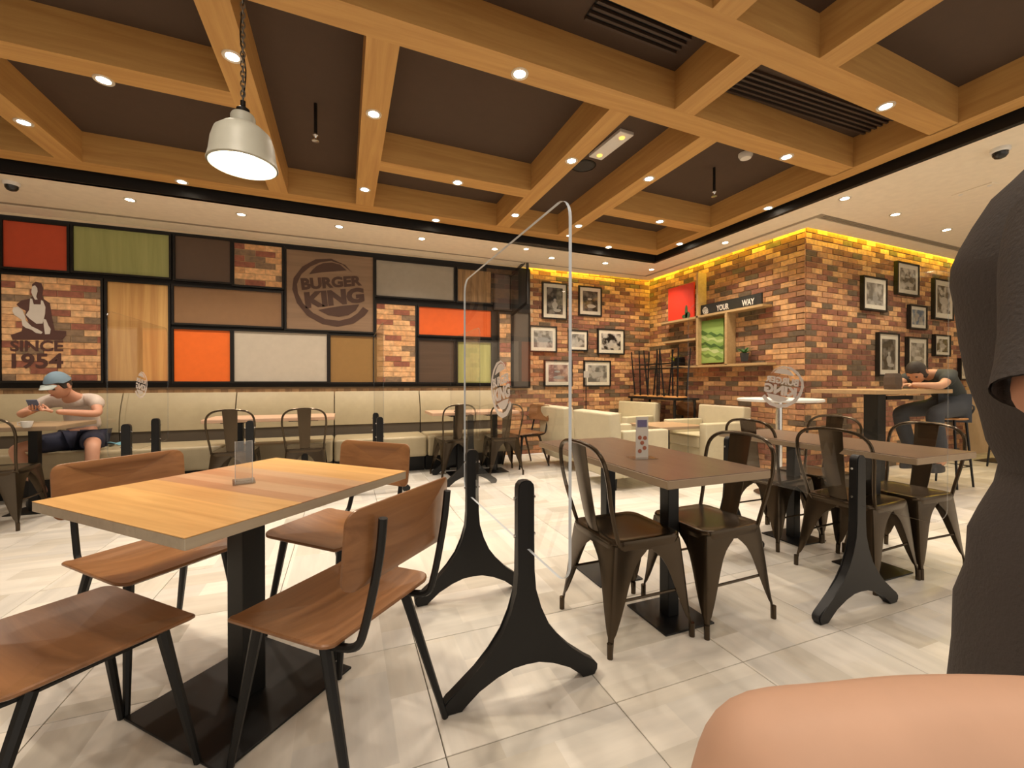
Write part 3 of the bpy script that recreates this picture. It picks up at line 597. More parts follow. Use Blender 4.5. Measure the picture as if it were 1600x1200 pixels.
# ------------------------------------------------------------------ plywood chair, front is +y
def make_ply():
    t = thing('wooden_chair', '', 'chair')
    def rr(s, q, w_, d_, r=.05):
        return w_, d_
    bm = new()
    def outline(w_, d_, r, n=5):
        out = []
        for cx, cy, a0 in ((w_ - r, d_ - r, 0), (-w_ + r, d_ - r, PI / 2), (-w_ + r, -d_ + r, PI), (w_ - r, -d_ + r, 1.5 * PI)):
            for q in range(n + 1): a = a0 + q * PI / 2 / n; out.append((cx + r * math.cos(a), cy + r * math.sin(a)))
        return out
    O = outline(.23, .195, .035)
    def zz(x, y): return .432 + .03 * (abs(x) / .23) ** 2 - (.012 * max(0, y / .195) ** 2)
    rings = []
    for k, (sc_, off) in enumerate([(0.02, -.014), (.35, -.014), (.7, -.014), (.97, -.014), (1, -.010), (1, -.004), (.985, 0), (.7, 0), (.35, 0), (.02, 0)]): rings.append([(x * sc_, y * sc_, zz(x * sc_, y * sc_) + off) for x, y in O])
    loft(bm, rings); obj('seat', bm, M_PLY, t, True)
    bm = new(); O = outline(.225, .105, .035)
    def bp_(x, z, off):
        y = -.292 + .040 * (abs(x) / .23) ** 2; th = .012 * off; return (x, y - .10 * (z) + th, .70 + z)
    rings = []
    for sc_, off in [(.02, -.5), (.35, -.5), (.7, -.5), (.97, -.5), (1, -.3), (1, .3), (.98, .5), (.7, .5), (.35, .5), (.02, .5)]: rings.append([bp_(x * sc_, z * sc_, off) for x, z in O])
    loft(bm, rings); obj('backrest', bm, M_PLY, t, True)
    for sx in (1, -1):
        bm = new(); tube(bm, smooth_path([(sx * .15, -.313, .775), (sx * .15, -.298, .66), (sx * .155, -.258, .49), (sx * .158, -.225, .43), (sx * .16, -.13, .415)], 5), .0115, 8); obj('back_support', bm, M_BLACK, t, True)
        for sy in (1, -1):
            bm = new(); tube(bm, [(sx * .165, sy * .13, .420), (sx * .205, sy * (.2 if sy > 0 else .27), 0)], [.017, .0105], 8); obj('leg', bm, M_BLACK, t, True)
        bm = new(); tube(bm, [(sx * .165, .14, .416), (sx * .16, -.15, .416)], .011, 6); obj('seat_rail', bm, M_BLACK, t, True)
    bm = new(); tube(bm, [(.165, -.13, .414), (-.165, -.13, .414)], .011, 6); tube(bm, [(.165, .13, .414), (-.165, .13, .414)], .011, 6); obj('cross_rail', bm, M_BLACK, t, True)
    return t
ply = Kind(make_ply); G2 = 'plywood chairs with black legs'
ply('walnut plywood chair at the front left, only its seat and legs in frame', (-.69, 1.51, 0), -PI / 4, G2)
ply('walnut plywood chair behind the left side of the oak table, backrest facing us', (-.679, 2.09, 0), PI + PI / 4, G2)
ply('walnut plywood chair in front of the oak table, seen from behind', (-.025, 1.455, 0), PI / 4, G2)
ply('walnut plywood chair at the far right corner of the oak table', (-.042, 2.15, 0), PI - PI / 4, G2)
ply('plywood chair beside the cream armchair at the end of the bench', (2.22, 5.28, 0), PI / 2 + .2, G2)

# ------------------------------------------------------------------ tables
def column(t, x, y, base, col, h, name='base_plate'):
    bm = new(); box(bm, x - base / 2, x + base / 2, y - base / 2, y + base / 2, 0, .008, .003); obj('base_plate', bm, M_BLACK, t)
    bm = new(); box(bm, x - col / 2, x + col / 2, y - col / 2, y + col / 2, .008, h - .01, .004); obj('column', bm, M_BLACK, t)
    bm = new(); box(bm, x - .14, x + .14, y - .14, y + .14, h - .012, h); obj('top_plate', bm, M_BLACK, t)
t = thing('dining_table', 'oak plank dining table with a square black column in the foreground', 'table', (-.33, 1.785, 0), PI / 4)
bm = new(); box(bm, -.415, .415, -.385, .385, .72, .75, .002, seg=1); to = obj('tabletop', bm, M_TOP1E, t); 
# eight glued boards on top, each its own strip of oak
bt = [wood('oak_a', (.50, .27, .09), (.68, .40, .15), 1, .9, .3), wood('oak_b', (.46, .25, .09), (.60, .35, .14), 1, .9, .3), wood('oak_c', (.33, .17, .09), (.44, .24, .13), 1, .9, .3), wood('oak_d', (.38, .23, .13), (.48, .30, .18), 1, .9, .3)]
xs = [-.415, -.31, -.2, -.09, -.03, .05, .13, .2, .31, .415]; seq = [0, 0, 1, 2, 3, 2, 3, 1, 0]
for k in range(9): bm = new(); box(bm, xs[k], xs[k + 1], -.385, .385, .7495, .7515); obj('board', bm, bt[seq[k]], to)
column(t, .0, 0, .5, .085, .72)
def brown_table(label, x0, x1, y0, y1, bases, top, edge, group=None, z=.75):
    t = thing('cafe_table', label, 'table', ((x0 + x1) / 2, (y0 + y1) / 2, 0), 0, group); W, D = (x1 - x0) / 2, (y1 - y0) / 2
    bm = new(); box(bm, -W, W, -D, D, z - .035, z - .002, .003, seg=1); o = obj('tabletop', bm, edge, t); bm = new(); box(bm, -W + .002, W - .002, -D + .002, D - .002, z - .003, z); obj('laminate', bm, top, o)
    for bx, by in bases: column(t, bx - (x0 + x1) / 2, by - (y0 + y1) / 2, .28, .062, z - .035)
    return t
brown_table('dark brown cafe table carrying the upright menu card', 1.12, 1.66, 1.28, 2.42, [(1.45, 1.645), (1.43, 2.13)], M_TOP2, M_TOP2E)
brown_table('dark brown cafe table at far right behind the acrylic screen', 2.57, 3.10, 1.22, 2.4, [(2.95, 1.62), (3.0, 2.14)], M_TOP2, M_TOP2E)
brown_table('tan cafe table between the man in the cap and the left edge chair', -2.82, -2.22, 4.68, 5.3, [(-2.5, 4.97)], wood('left_top', (.36, .25, .14), (.44, .31, .18), 0, .8, .3), M_TOP2E)
brown_table('tan cafe table in front of the bench behind the two bistro chairs', -1.28, -.1, 4.9, 5.42, [(-1.0, 5.12), (-.4, 5.12)], M_TOP3, M_TOP3)
brown_table('tan cafe table in front of the bench behind the nearest acrylic screen', .95, 2.05, 5.0, 5.5, [(1.3, 5.1), (1.75, 5.1)], M_TOP3, M_TOP3)
brown_table('light wood low table between the cream armchairs', 3.45, 4.1, 4.05, 4.65, [(3.78, 4.35)], wood('low_top', (.42, .27, .15), (.5, .33, .19), 0, .8, .3), M_TOP2E, z=.58)
t = thing('high_table', 'round white high table on a chrome pole by the brick column', 'table', (4.0, 3.0, 0)); bm = new(); lathe(bm, [(.36, .925), (.37, .93), (.37, .948), (.36, .952)], seg=40); obj('tabletop', bm, M_WHITE, t, True)
bm = new(); lathe(bm, [(.03, .02), (.03, .92)], seg=16); obj('pole', bm, M_CHROME, t, True); bm = new(); lathe(bm, [(.22, 0), (.22, .012), (.04, .025)], seg=30); obj('base', bm, M_CHROME, t, True)
t = thing('bar_table', 'high wooden bar table on a black post, the hunched man leaning on it', 'table', (5.15, 2.75, 0)); bm = new(); box(bm, -.62, .62, -.3, .3, 1.0, 1.04, .004); obj('tabletop', bm, wood('bar_top', (.40, .25, .12), (.5, .33, .17), 0, .8, .4), t)
column(t, -.1, 0, .5, .13, 1.0); bm = new(); box(bm, .05, .5, -.03, .03, .93, .97); obj('footrest', bm, M_BLACK, t)
t = thing('bar_table', 'high dark table glimpsed at far right beside the standing person', 'table', (8.55, 3.05, 0)); bm = new(); box(bm, -.35, .35, -.3, .3, 1.0, 1.04, .004); obj('tabletop', bm, MATS['bar_top'], t); column(t, 0, 0, .5, .12, 1.0)

# ------------------------------------------------------------------ screen stands and acrylic screens
ST = [(0, .765), (.018, .762), (.029, .750), (.032, .735), (.032, .44), (.038, .37), (.055, .30), (.085, .235), (.13, .175), (.185, .125), (.245, .078), (.285, .052), (.298, .036), (.297, .018), (.285, 0), (.235, 0), (.222, .022), (.175, .054), (.11, .09), (.05, .104), (0, .107)]
def make_stand():
    t = thing('screen_stand', '', 'stand'); P = ST + [(-x, z) for x, z in ST[1:-1]][::-1]
    bm = new(); prism(bm, P, lambda p: (p[0], -.02, p[1]), lambda p: (p[0], .02, p[1])); bmesh.ops.bevel(bm, geom=[e for e in bm.edges if abs(e.verts[0].co.y - e.verts[1].co.y) < .001], offset=.004, segments=2, affect='EDGES'); obj('stand_body', bm, M_BLACK, t, True)
    for z in (.70, .565):
        bm = new(); tube(bm, [(-.042, 0, z), (-.03, 0, z)], .006, 8); obj('clamp_screw', bm, M_CHROME, t, True)
        bm = new(); tube(bm, [(.03, 0, z), (.042, 0, z)], .006, 8); obj('clamp_screw', bm, M_CHROME, t, True)
    return t
stand = Kind(make_stand); G3 = 'black forked floor stands of the acrylic screens'
for x, y, s in [(.605, 1.43, 'nearest of all, in the centre foreground'), (.62, 2.17, 'just behind the nearest one'), (2.32, 1.335, 'at right in front of the far right table'), (2.32, 2.08, 'hidden behind the chair right of the menu card table'), (-1.70, 4.52, 'left one of the pair right of the man in the cap'), (-1.70, 5.12, 'right one of the pair right of the man in the cap'),
                (-.80, 4.5, 'just behind the small acrylic holder on the oak table'), (.33, 4.5, 'in the middle before the bench, nearer one of its pair'), (.33, 5.12, 'in the middle before the bench, farther one of its pair'), (1.27, 4.5, 'right before the bench, nearer one of its pair'), (1.27, 5.14, 'right before the bench, farther one of its pair')]:
    stand('black forked screen stand ' + s, (x, y, 0), 0, G3)
def acrylic(x, y0, y1, label, logo=True, flip=1):
    t = thing('acrylic_screen', label, 'screen', (x, (y0 + y1) / 2, 0)); D = (y1 - y0) / 2; z0, z1, r = .52, 1.666, .07; P = []
    for cy, cz, a0 in ((D - r, z1 - r, 0), (-D + r, z1 - r, PI / 2), (-D + r, z0 + r, PI), (D - r, z0 + r, 1.5 * PI)):
        for q in range(7): a = a0 + q * PI / 12; P.append((cy + r * math.cos(a), cz + r * math.sin(a)))
    bm = new(); v = [bm.verts.new((0, *p)) for p in P]; bm.faces.new(v); obj('pane', bm, M_GLASS, t)
    bm = new(); n = len(P); A = [bm.verts.new((-.005, *p)) for p in P]; B = [bm.verts.new((.005, *p)) for p in P]
    for i in range(n): bm.faces.new((A[i], A[(i + 1) % n], B[(i + 1) % n], B[i]))
    obj('edge', bm, M_GEDGE if x < 1 and y0 < 2 else M_GEDGE2, t)
    if logo: emblem(lambda a, b, h: (-.003 - h, -a * .125, 1.09 + b * .125), M_FROST, t, .001, flip)
acrylic(.612, 1.105, 2.283, 'tall clear acrylic screen nearest us, in the centre')
acrylic(2.32, 1.0, 2.44, 'tall clear acrylic screen at right with a mirrored white round emblem', True, -1)
acrylic(-1.70, 4.21, 5.43, 'clear acrylic screen beside the man in the cap')
acrylic(.33, 4.07, 5.40, 'clear acrylic screen in the middle in front of the bench', False)
acrylic(1.27, 4.15, 5.42, 'clear acrylic screen farther back, seen through the nearest one', False)

# ------------------------------------------------------------------ table things
p = atz(381, 753, .7515)
t = thing('menu_holder', 'empty clear acrylic menu holder on the oak table', 'menu holder', (p.x, p.y, .7515), PI / 4 + 1.0)
bm = new(); box(bm, -.05, .05, -.035, .035, 0, .004); obj('base', bm, glass_mat('holder_acrylic', (.95, .95, .94), 2.0, .15), t)
bm = new(); box(bm, -.004, .004, -.026, .026, .004, .15, .001, seg=1); obj('sleeve', bm, glass_mat('holder_sleeve', (.93, .92, .90), 3, .25), t)
bm = new(); box(bm, -.0045, .0045, -.0275, -.026, .004, .15); box(bm, -.0045, .0045, .026, .0275, .004, .15); obj('sleeve_edge', bm, M_GEDGE, t)
p = atz(1003, 716, .75)
t = thing('menu_card', 'upright menu card with food pictures in a clear holder on the brown table', 'menu card', (p.x, p.y, .75), -TH * .6)
bm = new(); box(bm, -.065, .065, -.04, .04, 0, .003); obj('base', bm, MATS['holder_acrylic'], t)
bm = new(); box(bm, -.031, .031, -.002, .002, .004, .20); obj('card', bm, mat('card_white', (.62, .58, .52), .5), t)
bm = new()
for x, z in [(-.012, .035), (.012, .05), (.0, .075), (-.012, .10), (.014, .098)]: lathe(bm, [(.010, -.0005), (.010, .0005)], (0, 0, 0), 10); bmesh.ops.transform(bm, matrix=Matrix.Translation((x, -.003, z)) @ Matrix.Rotation(PI / 2, 4, 'X'), verts=bm.verts[-20:])
obj('food_picture', bm, mat('food_red', (.35, .10, .05), .6), t); bm = new(); box(bm, -.024, .024, -.0032, -.002, .15, .185); obj('heading', bm, mat('head_blue', (.12, .10, .22), .6), t)
p = atz(42, 668, .75); t = thing('cup', 'small white cup on the table of the man in the cap', 'cup', (p.x, p.y, .75)); bm = new(); lathe(bm, [(.022, 0), (.03, .01), (.038, .05), (.036, .05), (.026, .012)], seg=20, cap=False); obj('body', bm, M_WHITE, t, True); bm = new(); tube(bm, [(-.036, 0, .045), (-.055, 0, .042), (-.055, 0, .022), (-.033, 0, .015)], .004, 6); obj('handle', bm, M_WHITE, t, True)
p = atz(185, 694, .46); bm = new(); sheet(bm, lambda s, q: Vector((-.1 + .2 * s, -.05 + .1 * q, .02 + .02 * math.sin(7 * s) * math.sin(5 * q + 1))), 8, 5, .004, lambda s, q: Vector((0, 0, 1))); o = obj('face_mask', bm, mat('mask_blue', (.16, .42, .55), .7), None, True); o.location = (p.x, p.y, .452); tag(o, 'crumpled light blue face mask lying on the bench beside the seated man', 'mask')

# ------------------------------------------------------------------ armchairs, front is +y
def make_arm():
    t = thing('armchair', '', 'armchair'); W, D = .37, .35
    bm = new(); box(bm, -W + .11, W - .11, -D + .12, D, .30, .44, .03, seg=3); obj('seat_cushion', bm, M_ARM, t, True)
    bm = new(); box(bm, -W + .1, W - .1, -D + .08, D - .02, .14, .30, .01); obj('seat_base', bm, M_ARM, t, True)
    bm = new(); box(bm, -W, W, -.07, .07, .13, .80, .025, Matrix.Translation((0, -D + .08, 0)) @ Matrix.Rotation(.08, 4, 'X'), 3); obj('backrest', bm, M_ARM, t, True)
    for s in (-1, 1): bm = new(); box(bm, s * (W - .11), s * W, -D + .12, D, .13, .61, .02, seg=3); obj('armrest', bm, M_ARM, t, True)
    for sx in (-1, 1):
        for sy in (-1, 1): bm = new(); tube(bm, [(sx * (W - .08), sy * (D - .08), .14), (sx * (W - .07), sy * (D - .07), 0)], [.022, .015], 8); obj('leg', bm, M_BLACK, t, True)
    return t
arm = Kind(make_arm); G4 = 'cream leather armchairs'
arm('cream leather armchair with its back to us, just behind the menu card table', (2.87, 4.03, 0), -PI / 2, G4)
arm('cream leather armchair with its back to us, next to the plywood chair', (2.9, 5.05, 0), -PI / 2, G4)
arm('cream leather armchair at right by the shelf wall, facing left', (4.38, 4.32, 0), PI / 2, G4)
arm('cream leather armchair in the far corner below the stacked stools', (4.02, 5.55, 0), PI / 2 + .2, G4)

# ------------------------------------------------------------------ bar stools
def make_stool():
    t = thing('bar_stool', '', 'stool'); 
    bm = new(); lathe(bm, [(.02, .715), (.15, .715), (.165, .722), (.168, .73), (.16, .738), (.02, .735)], seg=4 * 6); bmesh.ops.scale(bm, vec=(1.05, 1, 1), verts=bm.verts); obj('seat', bm, M_PLYO, t, True)
    for sx in (-1, 1):
        for sy in (-1, 1): bm = new(); tube(bm, [(sx * .11, sy * .11, .715), (sx * .155, sy * .155, 0)], [.013, .010], 6); obj('leg', bm, M_BLACK, t, True)
    for z, k in ((.22, .142), (.29, .137)):
        bm = new(); c = [(k, k, z), (-k, k, z), (-k, -k, z), (k, -k, z)]; tube(bm, c, .008, 6, closed=True); obj('footrest', bm, M_BLACK, t, True)
    bm = new(); tube(bm, smooth_path([(-.12, -.1, .72), (-.15, -.17, .85), (0, -.2, .90), (.15, -.17, .85), (.12, -.1, .72)], 5), .009, 6); obj('back_hoop', bm, M_BLACK, t, True)
    return t
stool = Kind(make_stool)
stool('black legged bar stool with a wooden seat, the hunched man sitting on it', (6.05, 2.62, 0), PI / 2)
stool('black bar stool glimpsed at far right in front of the far high table', (8.05, 2.85, 0), 0)
t = thing('storage_table', 'dark table in the far corner carrying the upturned stools', 'table', (4.35, 5.35, 0)); t.location = (4.61, 5.43, 0)
bm = new(); box(bm, -.2, .24, -.55, .55, .845, .875); obj('tabletop', bm, M_BFRAME, t)
for sx in (-.17, .2):
    for sy in (-.5, .5): bm = new(); tube(bm, [(sx, sy, .85), (sx, sy, 0)], .02, 6); obj('leg', bm, M_BFRAME, t)
for k, (u, s) in enumerate([(988, 'left'), (1022, 'middle'), (1052, 'right')]):
    x = 4.6; q = Vector((0, (5.83, 5.46, 5.09)[k], 0)); o = stool('bar stool turned upside down in the far corner, %s one of three' % s, (x - .01, min(q.y, 5.80), .875 + .738), .3 * k, 'upturned bar stools in the far corner'); o.rotation_euler = (PI, 0, PI / 2 + (k - 1) * .25)
    for ch in list(o.children):
        if ch.name.startswith('back_hoop'): bpy.data.objects.remove(ch)
ply('orange brown plywood chair standing below the upturned stools', (4.62, 5.12, 0), PI / 2, G2)

# ------------------------------------------------------------------ framed photos
def frame(label, place_, w_, h_, i, kw, rz, dpt=.03):
    t = thing('framed_photo', label, 'picture', place_, rz, 'framed black and white photos')
    W, H = w_ / 2, h_ / 2; f = .022; bm = new()
    for q in [(-W, W, -H, -H + f), (-W, W, H - f, H), (-W, -W + f, -H + f, H - f), (W - f, W, -H + f, H - f)]: box(bm, q[0], q[1], -dpt, 0, q[2], q[3])
    obj('frame', bm, M_BFRAME, t); bm = new(); box(bm, -W + f, W - f, -dpt + .012, 0, -H + f, H - f); obj('mat_board', bm, mat('mat_board', (.86, .80, .66), .7), t)
    g = min(W, H) * .26; bm = new(); box(bm, -W + f + g, W - f - g, -dpt + .010, -dpt + .013, -H + f + g, H - f - g); pr = obj('print', bm, photo_mat(i, **kw), t)
    kind = i % 4; bm = new(); w2, h2 = W - f - g, H - f - g; y = -dpt + .0085
    def blob(cx, cz, rx, rz_): prism(bm, [(cx + rx * math.cos(a) * (1 + .12 * math.sin(3 * a + i)), cz + rz_ * math.sin(a)) for a in [2 * PI * q / 14 for q in range(14)]], lambda p: (p[0], y, p[1]), lambda p: (p[0], y + .001, p[1]))
    if kind == 0: blob(0, h2 * .05, w2 * .16, h2 * .14); blob(0, -h2 * .35, w2 * .34, h2 * .3); blob(w2 * .3, -h2 * .7, w2 * .5, h2 * .12)
    elif kind == 1: blob(w2 * .1, -h2 * .5, w2 * .6, h2 * .2); blob(-w2 * .1, h2 * .2, w2 * .3, h2 * .12)
    elif kind == 2: blob(0, -h2 * .1, w2 * .65, h2 * .3); blob(-w2 * .4, h2 * .5, w2 * .2, h2 * .2)
    else: blob(-w2 * .3, 0, w2 * .25, h2 * .6); blob(w2 * .4, -h2 * .3, w2 * .3, h2 * .4)
    obj('picture_subject', bm, mat('photo_grey_%d' % (i % 3), [(.42, .40, .36), (.55, .52, .46), (.30, .29, .27)][i % 3], .3), pr)
    bm = new(); box(bm, -W + f, W - f, -dpt + .003, -dpt + .004, -H + f, H - f); obj('glazing', bm, M_GLASS, t)
dk = dict(dark=(.02, .018, .015), light=(.2, .18, .16)); lt = dict(dark=(.16, .15, .13), light=(.5, .47, .42)); se = dict(dark=(.18, .08, .06), light=(.5, .34, .27)); md = {}
for i, (u0, v0, u1, v1, kw, lb) in enumerate([(847, 440, 886, 500, dk, 'tall framed photo of a seated figure at the top left of the back brick wall'), (904, 446, 940, 495, dk, 'framed photo of a dark scene with a white plate, top right on back wall'), (827, 508, 870, 551, lt, 'pale framed photo at the left of the middle row on the back wall'),
        (888, 515, 918.5, 549, lt, 'smallest framed photo on the back wall, crossed by the screen edge'), (933.5, 513, 975.5, 554.5, md, 'square framed photo at the right of the middle row on the back brick wall'), (850, 562, 894, 604, se, 'reddish framed photo low on the back wall, left of the screen edge'), (912, 563, 954, 604, lt, 'framed photo low on the back brick wall, right of the screen edge')]):
    a, b = aty(u0, v0, WY - .03), aty(u1, v1, WY - .03); frame(lb, ((a.x + b.x) / 2, WY - .014, (a.z + b.z) / 2), b.x - a.x, a.z - b.z, i, kw, 0)
for i, (u0, v0, u1, v1, kw, lb) in enumerate([(1348, 433, 1385, 486, lt, 'framed pale photo nearest the column on the right brick wall'), (1401, 411, 1435, 462, md, 'highest framed photo on the right brick wall'), (1459, 437, 1489, 500, md, 'framed photo by the standing person, upper right of the right brick wall'), (1421, 477, 1447.5, 515, dict(dark=(.05, .13, .25), light=(.5, .5, .45)), 'small framed photo with a blue sky in the middle of the right brick wall'),
        (1372, 520, 1404, 588, dk, 'tall narrow framed photo of a lone figure above the bar table'), (1418, 527, 1448, 577, lt, 'framed photo right above the hunched man'), (1460, 523, 1484, 557, md, 'small framed photo at lower right of the right brick wall'), (1500, 560, 1522, 594, md, 'framed photo half hidden behind the standing person')]):
    a, b = atwr(u0, v0, .045), atwr(u1, v1, .045); c, d = atwr(u1, v0, .045), atwr(u0, v1, .045)
    zt, zb = (a.z + c.z) / 2, (b.z + d.z) / 2; xm, ym = (a.x + b.x) / 2, WRY0 + WRS * ((a.x + b.x) / 2 - 4.95) - .014
    frame(lb, (xm, ym, (zt + zb) / 2), b.x - a.x, zt - zb, i + 8, kw, math.atan(WRS), .045)

# ------------------------------------------------------------------ wooden wall shelf on the shelf wall
XS = WX - .02
def yz(u, v, x=XS - .0): q = atx(u, v, x); return q.y, q.z
t = thing('wall_shelf', 'open light wood wall shelf on the brick wall holding the sign and pictures', 'shelf', (0, 0, 0)); M_SH = wood('shelf_oak', (.42, .27, .12), (.54, .37, .18), 1, .8, .5)
DS = .16
def sb(u0, v0, u1, v1, th=.03, vert=False, nm='shelf_board'):
    xf = XS - DS; a, b = atx(u0, v0, xf), atx(u1, v1, xf); bm = new()
    if vert: box(bm, xf, XS, (a.y + b.y) / 2 - th / 2, (a.y + b.y) / 2 + th / 2, min(a.z, b.z), max(a.z, b.z))
    else: zc = (a.z + b.z) / 2; box(bm, xf, XS, min(a.y, b.y), max(a.y, b.y), zc - th / 2, zc + th / 2)
    obj(nm, bm, M_SH, t); return (a, b)
sb(1033, 505, 1086, 497); sb(1086, 495, 1192, 477); sb(1036, 536, 1086, 529); sb(1040, 575, 1198, 567)
sb(1089, 426, 1089, 572, .035, True, 'upright'); sb(1134, 488, 1134, 570, .035, True, 'upright')
def on_shelf(u0, v0, u1, v1, dep=.08): a, b = atx(u0, v0, XS - dep), atx(u1, v1, XS - dep); return min(a.y, b.y), max(a.y, b.y), b.z, a.z, XS - dep
y0, y1, z0, z1, xf = on_shelf(1045, 452, 1085, 497)
t = thing('canvas_picture', 'bright red canvas with a plant print on the upper left shelf', 'picture', (xf, (y0 + y1) / 2, z0)); W = (y1 - y0) / 2; H = z1 - z0
bm = new(); box(bm, -.01, .01, -W, W, 0, H); obj('canvas', bm, mat('canvas_red', (.75, .03, .012), .5), t)
bm = new()
for cx, cz, rx, rz_ in [(-.12, .12, .03, .10), (-.15, .06, .05, .05), (-.08, .05, .05, .03)]: prism(bm, [(cx + rx * math.cos(a), cz + rz_ * math.sin(a)) for a in [2 * PI * q / 10 for q in range(10)]], lambda p: (-.0105, p[0], p[1]), lambda p: (-.013, p[0], p[1]))
obj('leaf_print', bm, mat('leaf_dark', (.03, .07, .02), .6), t)
y0, y1, z0, z1, xf = on_shelf(1096, 470, 1191, 478, .10)
zb = atx(1145, 487, xf).z; t = thing('slogan_sign', 'long black sign with white words YOUR WAY on the upper shelf', 'sign', (xf, (y0 + y1) / 2, zb)); W = (y1 - y0) / 2; H = .17
bm = new(); box(bm, -.012, .012, -W, W, 0, H); obj('sign_board', bm, mat('sign_black', (.012, .012, .010), .5), t)
M_SW = mat('sign_white', (.75, .70, .6), .5)
def st_(ya, yb, za=.045, zb_=.125): return lambda s, q: (-.0135, ya + (yb - ya) * s, za + (zb_ - za) * q)
bm = new(); add_text(bm, 'YOUR', st_(W * .42, W * .0), .03); add_text(bm, 'WAY', st_(-W * .42, -W * .80), .03); obj('lettering', bm, M_SW, t)
emblem(lambda a, b, h: (-.0135 - h, W * .82 - a * .055, .085 + b * .055), M_SW, t, .001)
y0, y1, z0, z1, xf = on_shelf(1094, 503, 1131, 566)
t = thing('canvas_picture', 'green canvas print of lettuce leaves standing in the middle shelf bay', 'picture', (xf, (y0 + y1) / 2, z0)); W = (y1 - y0) / 2; H = z1 - z0
bm = new(); box(bm, -.01, .01, -W, W, 0, H); obj('canvas', bm, wood('lettuce', (.14, .26, .05), (.30, .45, .12), 1, .35, .5, contrast=1.4), t)
for k_, (zc, cc) in enumerate([(.62, (.05, .13, .02)), (.50, (.45, .58, .2)), (.36, (.04, .10, .015)), (.24, (.5, .6, .25)), (.10, (.1, .2, .03))]):
    bm = new(); prism(bm, [(-W + 2 * W * q / 8, H * (zc + .16 * q / 8 + .03 * math.sin(q * 2.1 + k_)) ) for q in range(9)] + [(-W + 2 * W * q / 8, H * (zc - .05 + .14 * q / 8 + .03 * math.sin(q * 1.7 + k_ * 2))) for q in range(8, -1, -1)], lambda p: (-.0102, p[0], p[1]), lambda p: (-.012 , p[0], p[1])); obj('leaf_print', bm, mat('leafp_%d' % k_, cc, .6), t)
def pot(label, x, y, z, r, h, leaf, n, L, sq=True, pc_=(.02, .02, .02)):
    t = thing('potted_plant', label, 'plant', (x, y, z)); bm = new(); lathe(bm, [(r * .75, 0), (r, h), (r * .9, h), (r * .85, h * .9)], seg=4 if sq else 16, cap=False); obj('pot', bm, mat('pot_%0.2f' % pc_[0], pc_, .5), t)
    for k in range(n):
        a = 2 * PI * k / n + random.random() * .5; l = L * random.uniform(.7, 1.1); up = random.uniform(.45, 1.1); bm = new(); rows = []
        for q in range(6):
            s = q / 5; wdt = .012 * math.sin(PI * min(s + .08, 1)) + .001; c = Vector((math.cos(a) * l * s * math.cos(up), math.sin(a) * l * s * math.cos(up), h * .9 + l * math.sin(up) * s - .25 * l * s * s)); n_ = Vector((-math.sin(a), math.cos(a), 0)) * wdt
            rows.append([c - n_, c + n_, c + n_ * .9 + Vector((0, 0, .0015)), c - n_ * .9 + Vector((0, 0, .0015))])
        loft(bm, rows); obj('leaf', bm, leaf, t, True)
q = atx(1163, 566, XS - .09); pot('small green plant in a black pot on the lower right shelf', q.x, q.y, q.z + .01, .07, .11, mat('leaf_green', (.03, .12, .02), .5), 18, .16)
q = atx(1062, 572, XS - .09); t = thing('storage_box', 'small black box on the lower left shelf', 'box', (q.x, q.y, q.z + .01)); bm = new(); box(bm, -.05, .05, -.06, .06, 0, .12, .004); obj('body', bm, M_BLACK, t); bm = new(); box(bm, -.052, .052, -.062, .062, .105, .125, .004); obj('lid', bm, M_BLACKG, t)
q = atx(1036, 556, 4.6); pot('bright yellow green plant behind the upturned stools', XS - .09, q.y, 1.335, .06, .1, mat('leaf_lime', (.42, .5, .03), .5), 16, .17, False)
bpy.data.objects[-1] if False else None
q = atx(1040, 574, XS - .08)
# small notice on a thin pole near the framed photos
q = aty(916, 585, 5.7); t = thing('notice_stand', 'small pale notice on a thin dark pole in front of the low framed photos', 'sign', (q.x, 5.7, 0)); bm = new(); box(bm, -.045, .045, -.006, 0, q.z - .05, q.z + .05); obj('notice', bm, mat('notice_grey', (.42, .38, .33), .5), t); bm = new(); tube(bm, [(0, .006, 0), (0, .006, q.z + .04)], .008, 6); obj('pole', bm, M_BLACK, t); bm = new(); lathe(bm, [(.13, 0), (.13, .01), (.02, .02)], seg=20); obj('base', bm, M_BLACK, t)

# ------------------------------------------------------------------ people
def skin(name, chains, m, parent=None, sub=2, root=0):
    """chains: lists of (key, point, radius); equal keys share a vertex, so limbs grow out of one surface"""
    verts, rad, idx, edges = [], [], {}, []
    for ch in chains:
        prev = None
        for key, p, r in ch:
            if key not in idx: idx[key] = len(verts); verts.append(Vector(p)); rad.append(r if isinstance(r, tuple) else (r, r))
            if prev is not None: edges.append((prev, idx[key]))
            prev = idx[key]
    me = bpy.data.meshes.new(name); me.from_pydata(verts, edges, []); o = bpy.data.objects.new(name, me); C.objects.link(o)
    sk = o.modifiers.new('skin', 'SKIN'); sk.use_smooth_shade = True; sk.branch_smoothing = .6
    for i, v in enumerate(me.skin_vertices[0].data): v.radius = rad[i]; v.use_root = (i == root)
    ss = o.modifiers.new('sub', 'SUBSURF'); ss.levels = sub; ss.render_levels = sub
    dg = bpy.context.evaluated_depsgraph_get(); dg.update(); me2 = bpy.data.meshes.new_from_object(o.evaluated_get(dg)); me2.name = name
    bpy.data.objects.remove(o); me2.materials.clear(); me2.materials.append(m)
    for p in me2.polygons: p.use_smooth = True
    o = bpy.data.objects.new(name, me2); C.objects.link(o)
    if parent: o.parent = parent
    return o
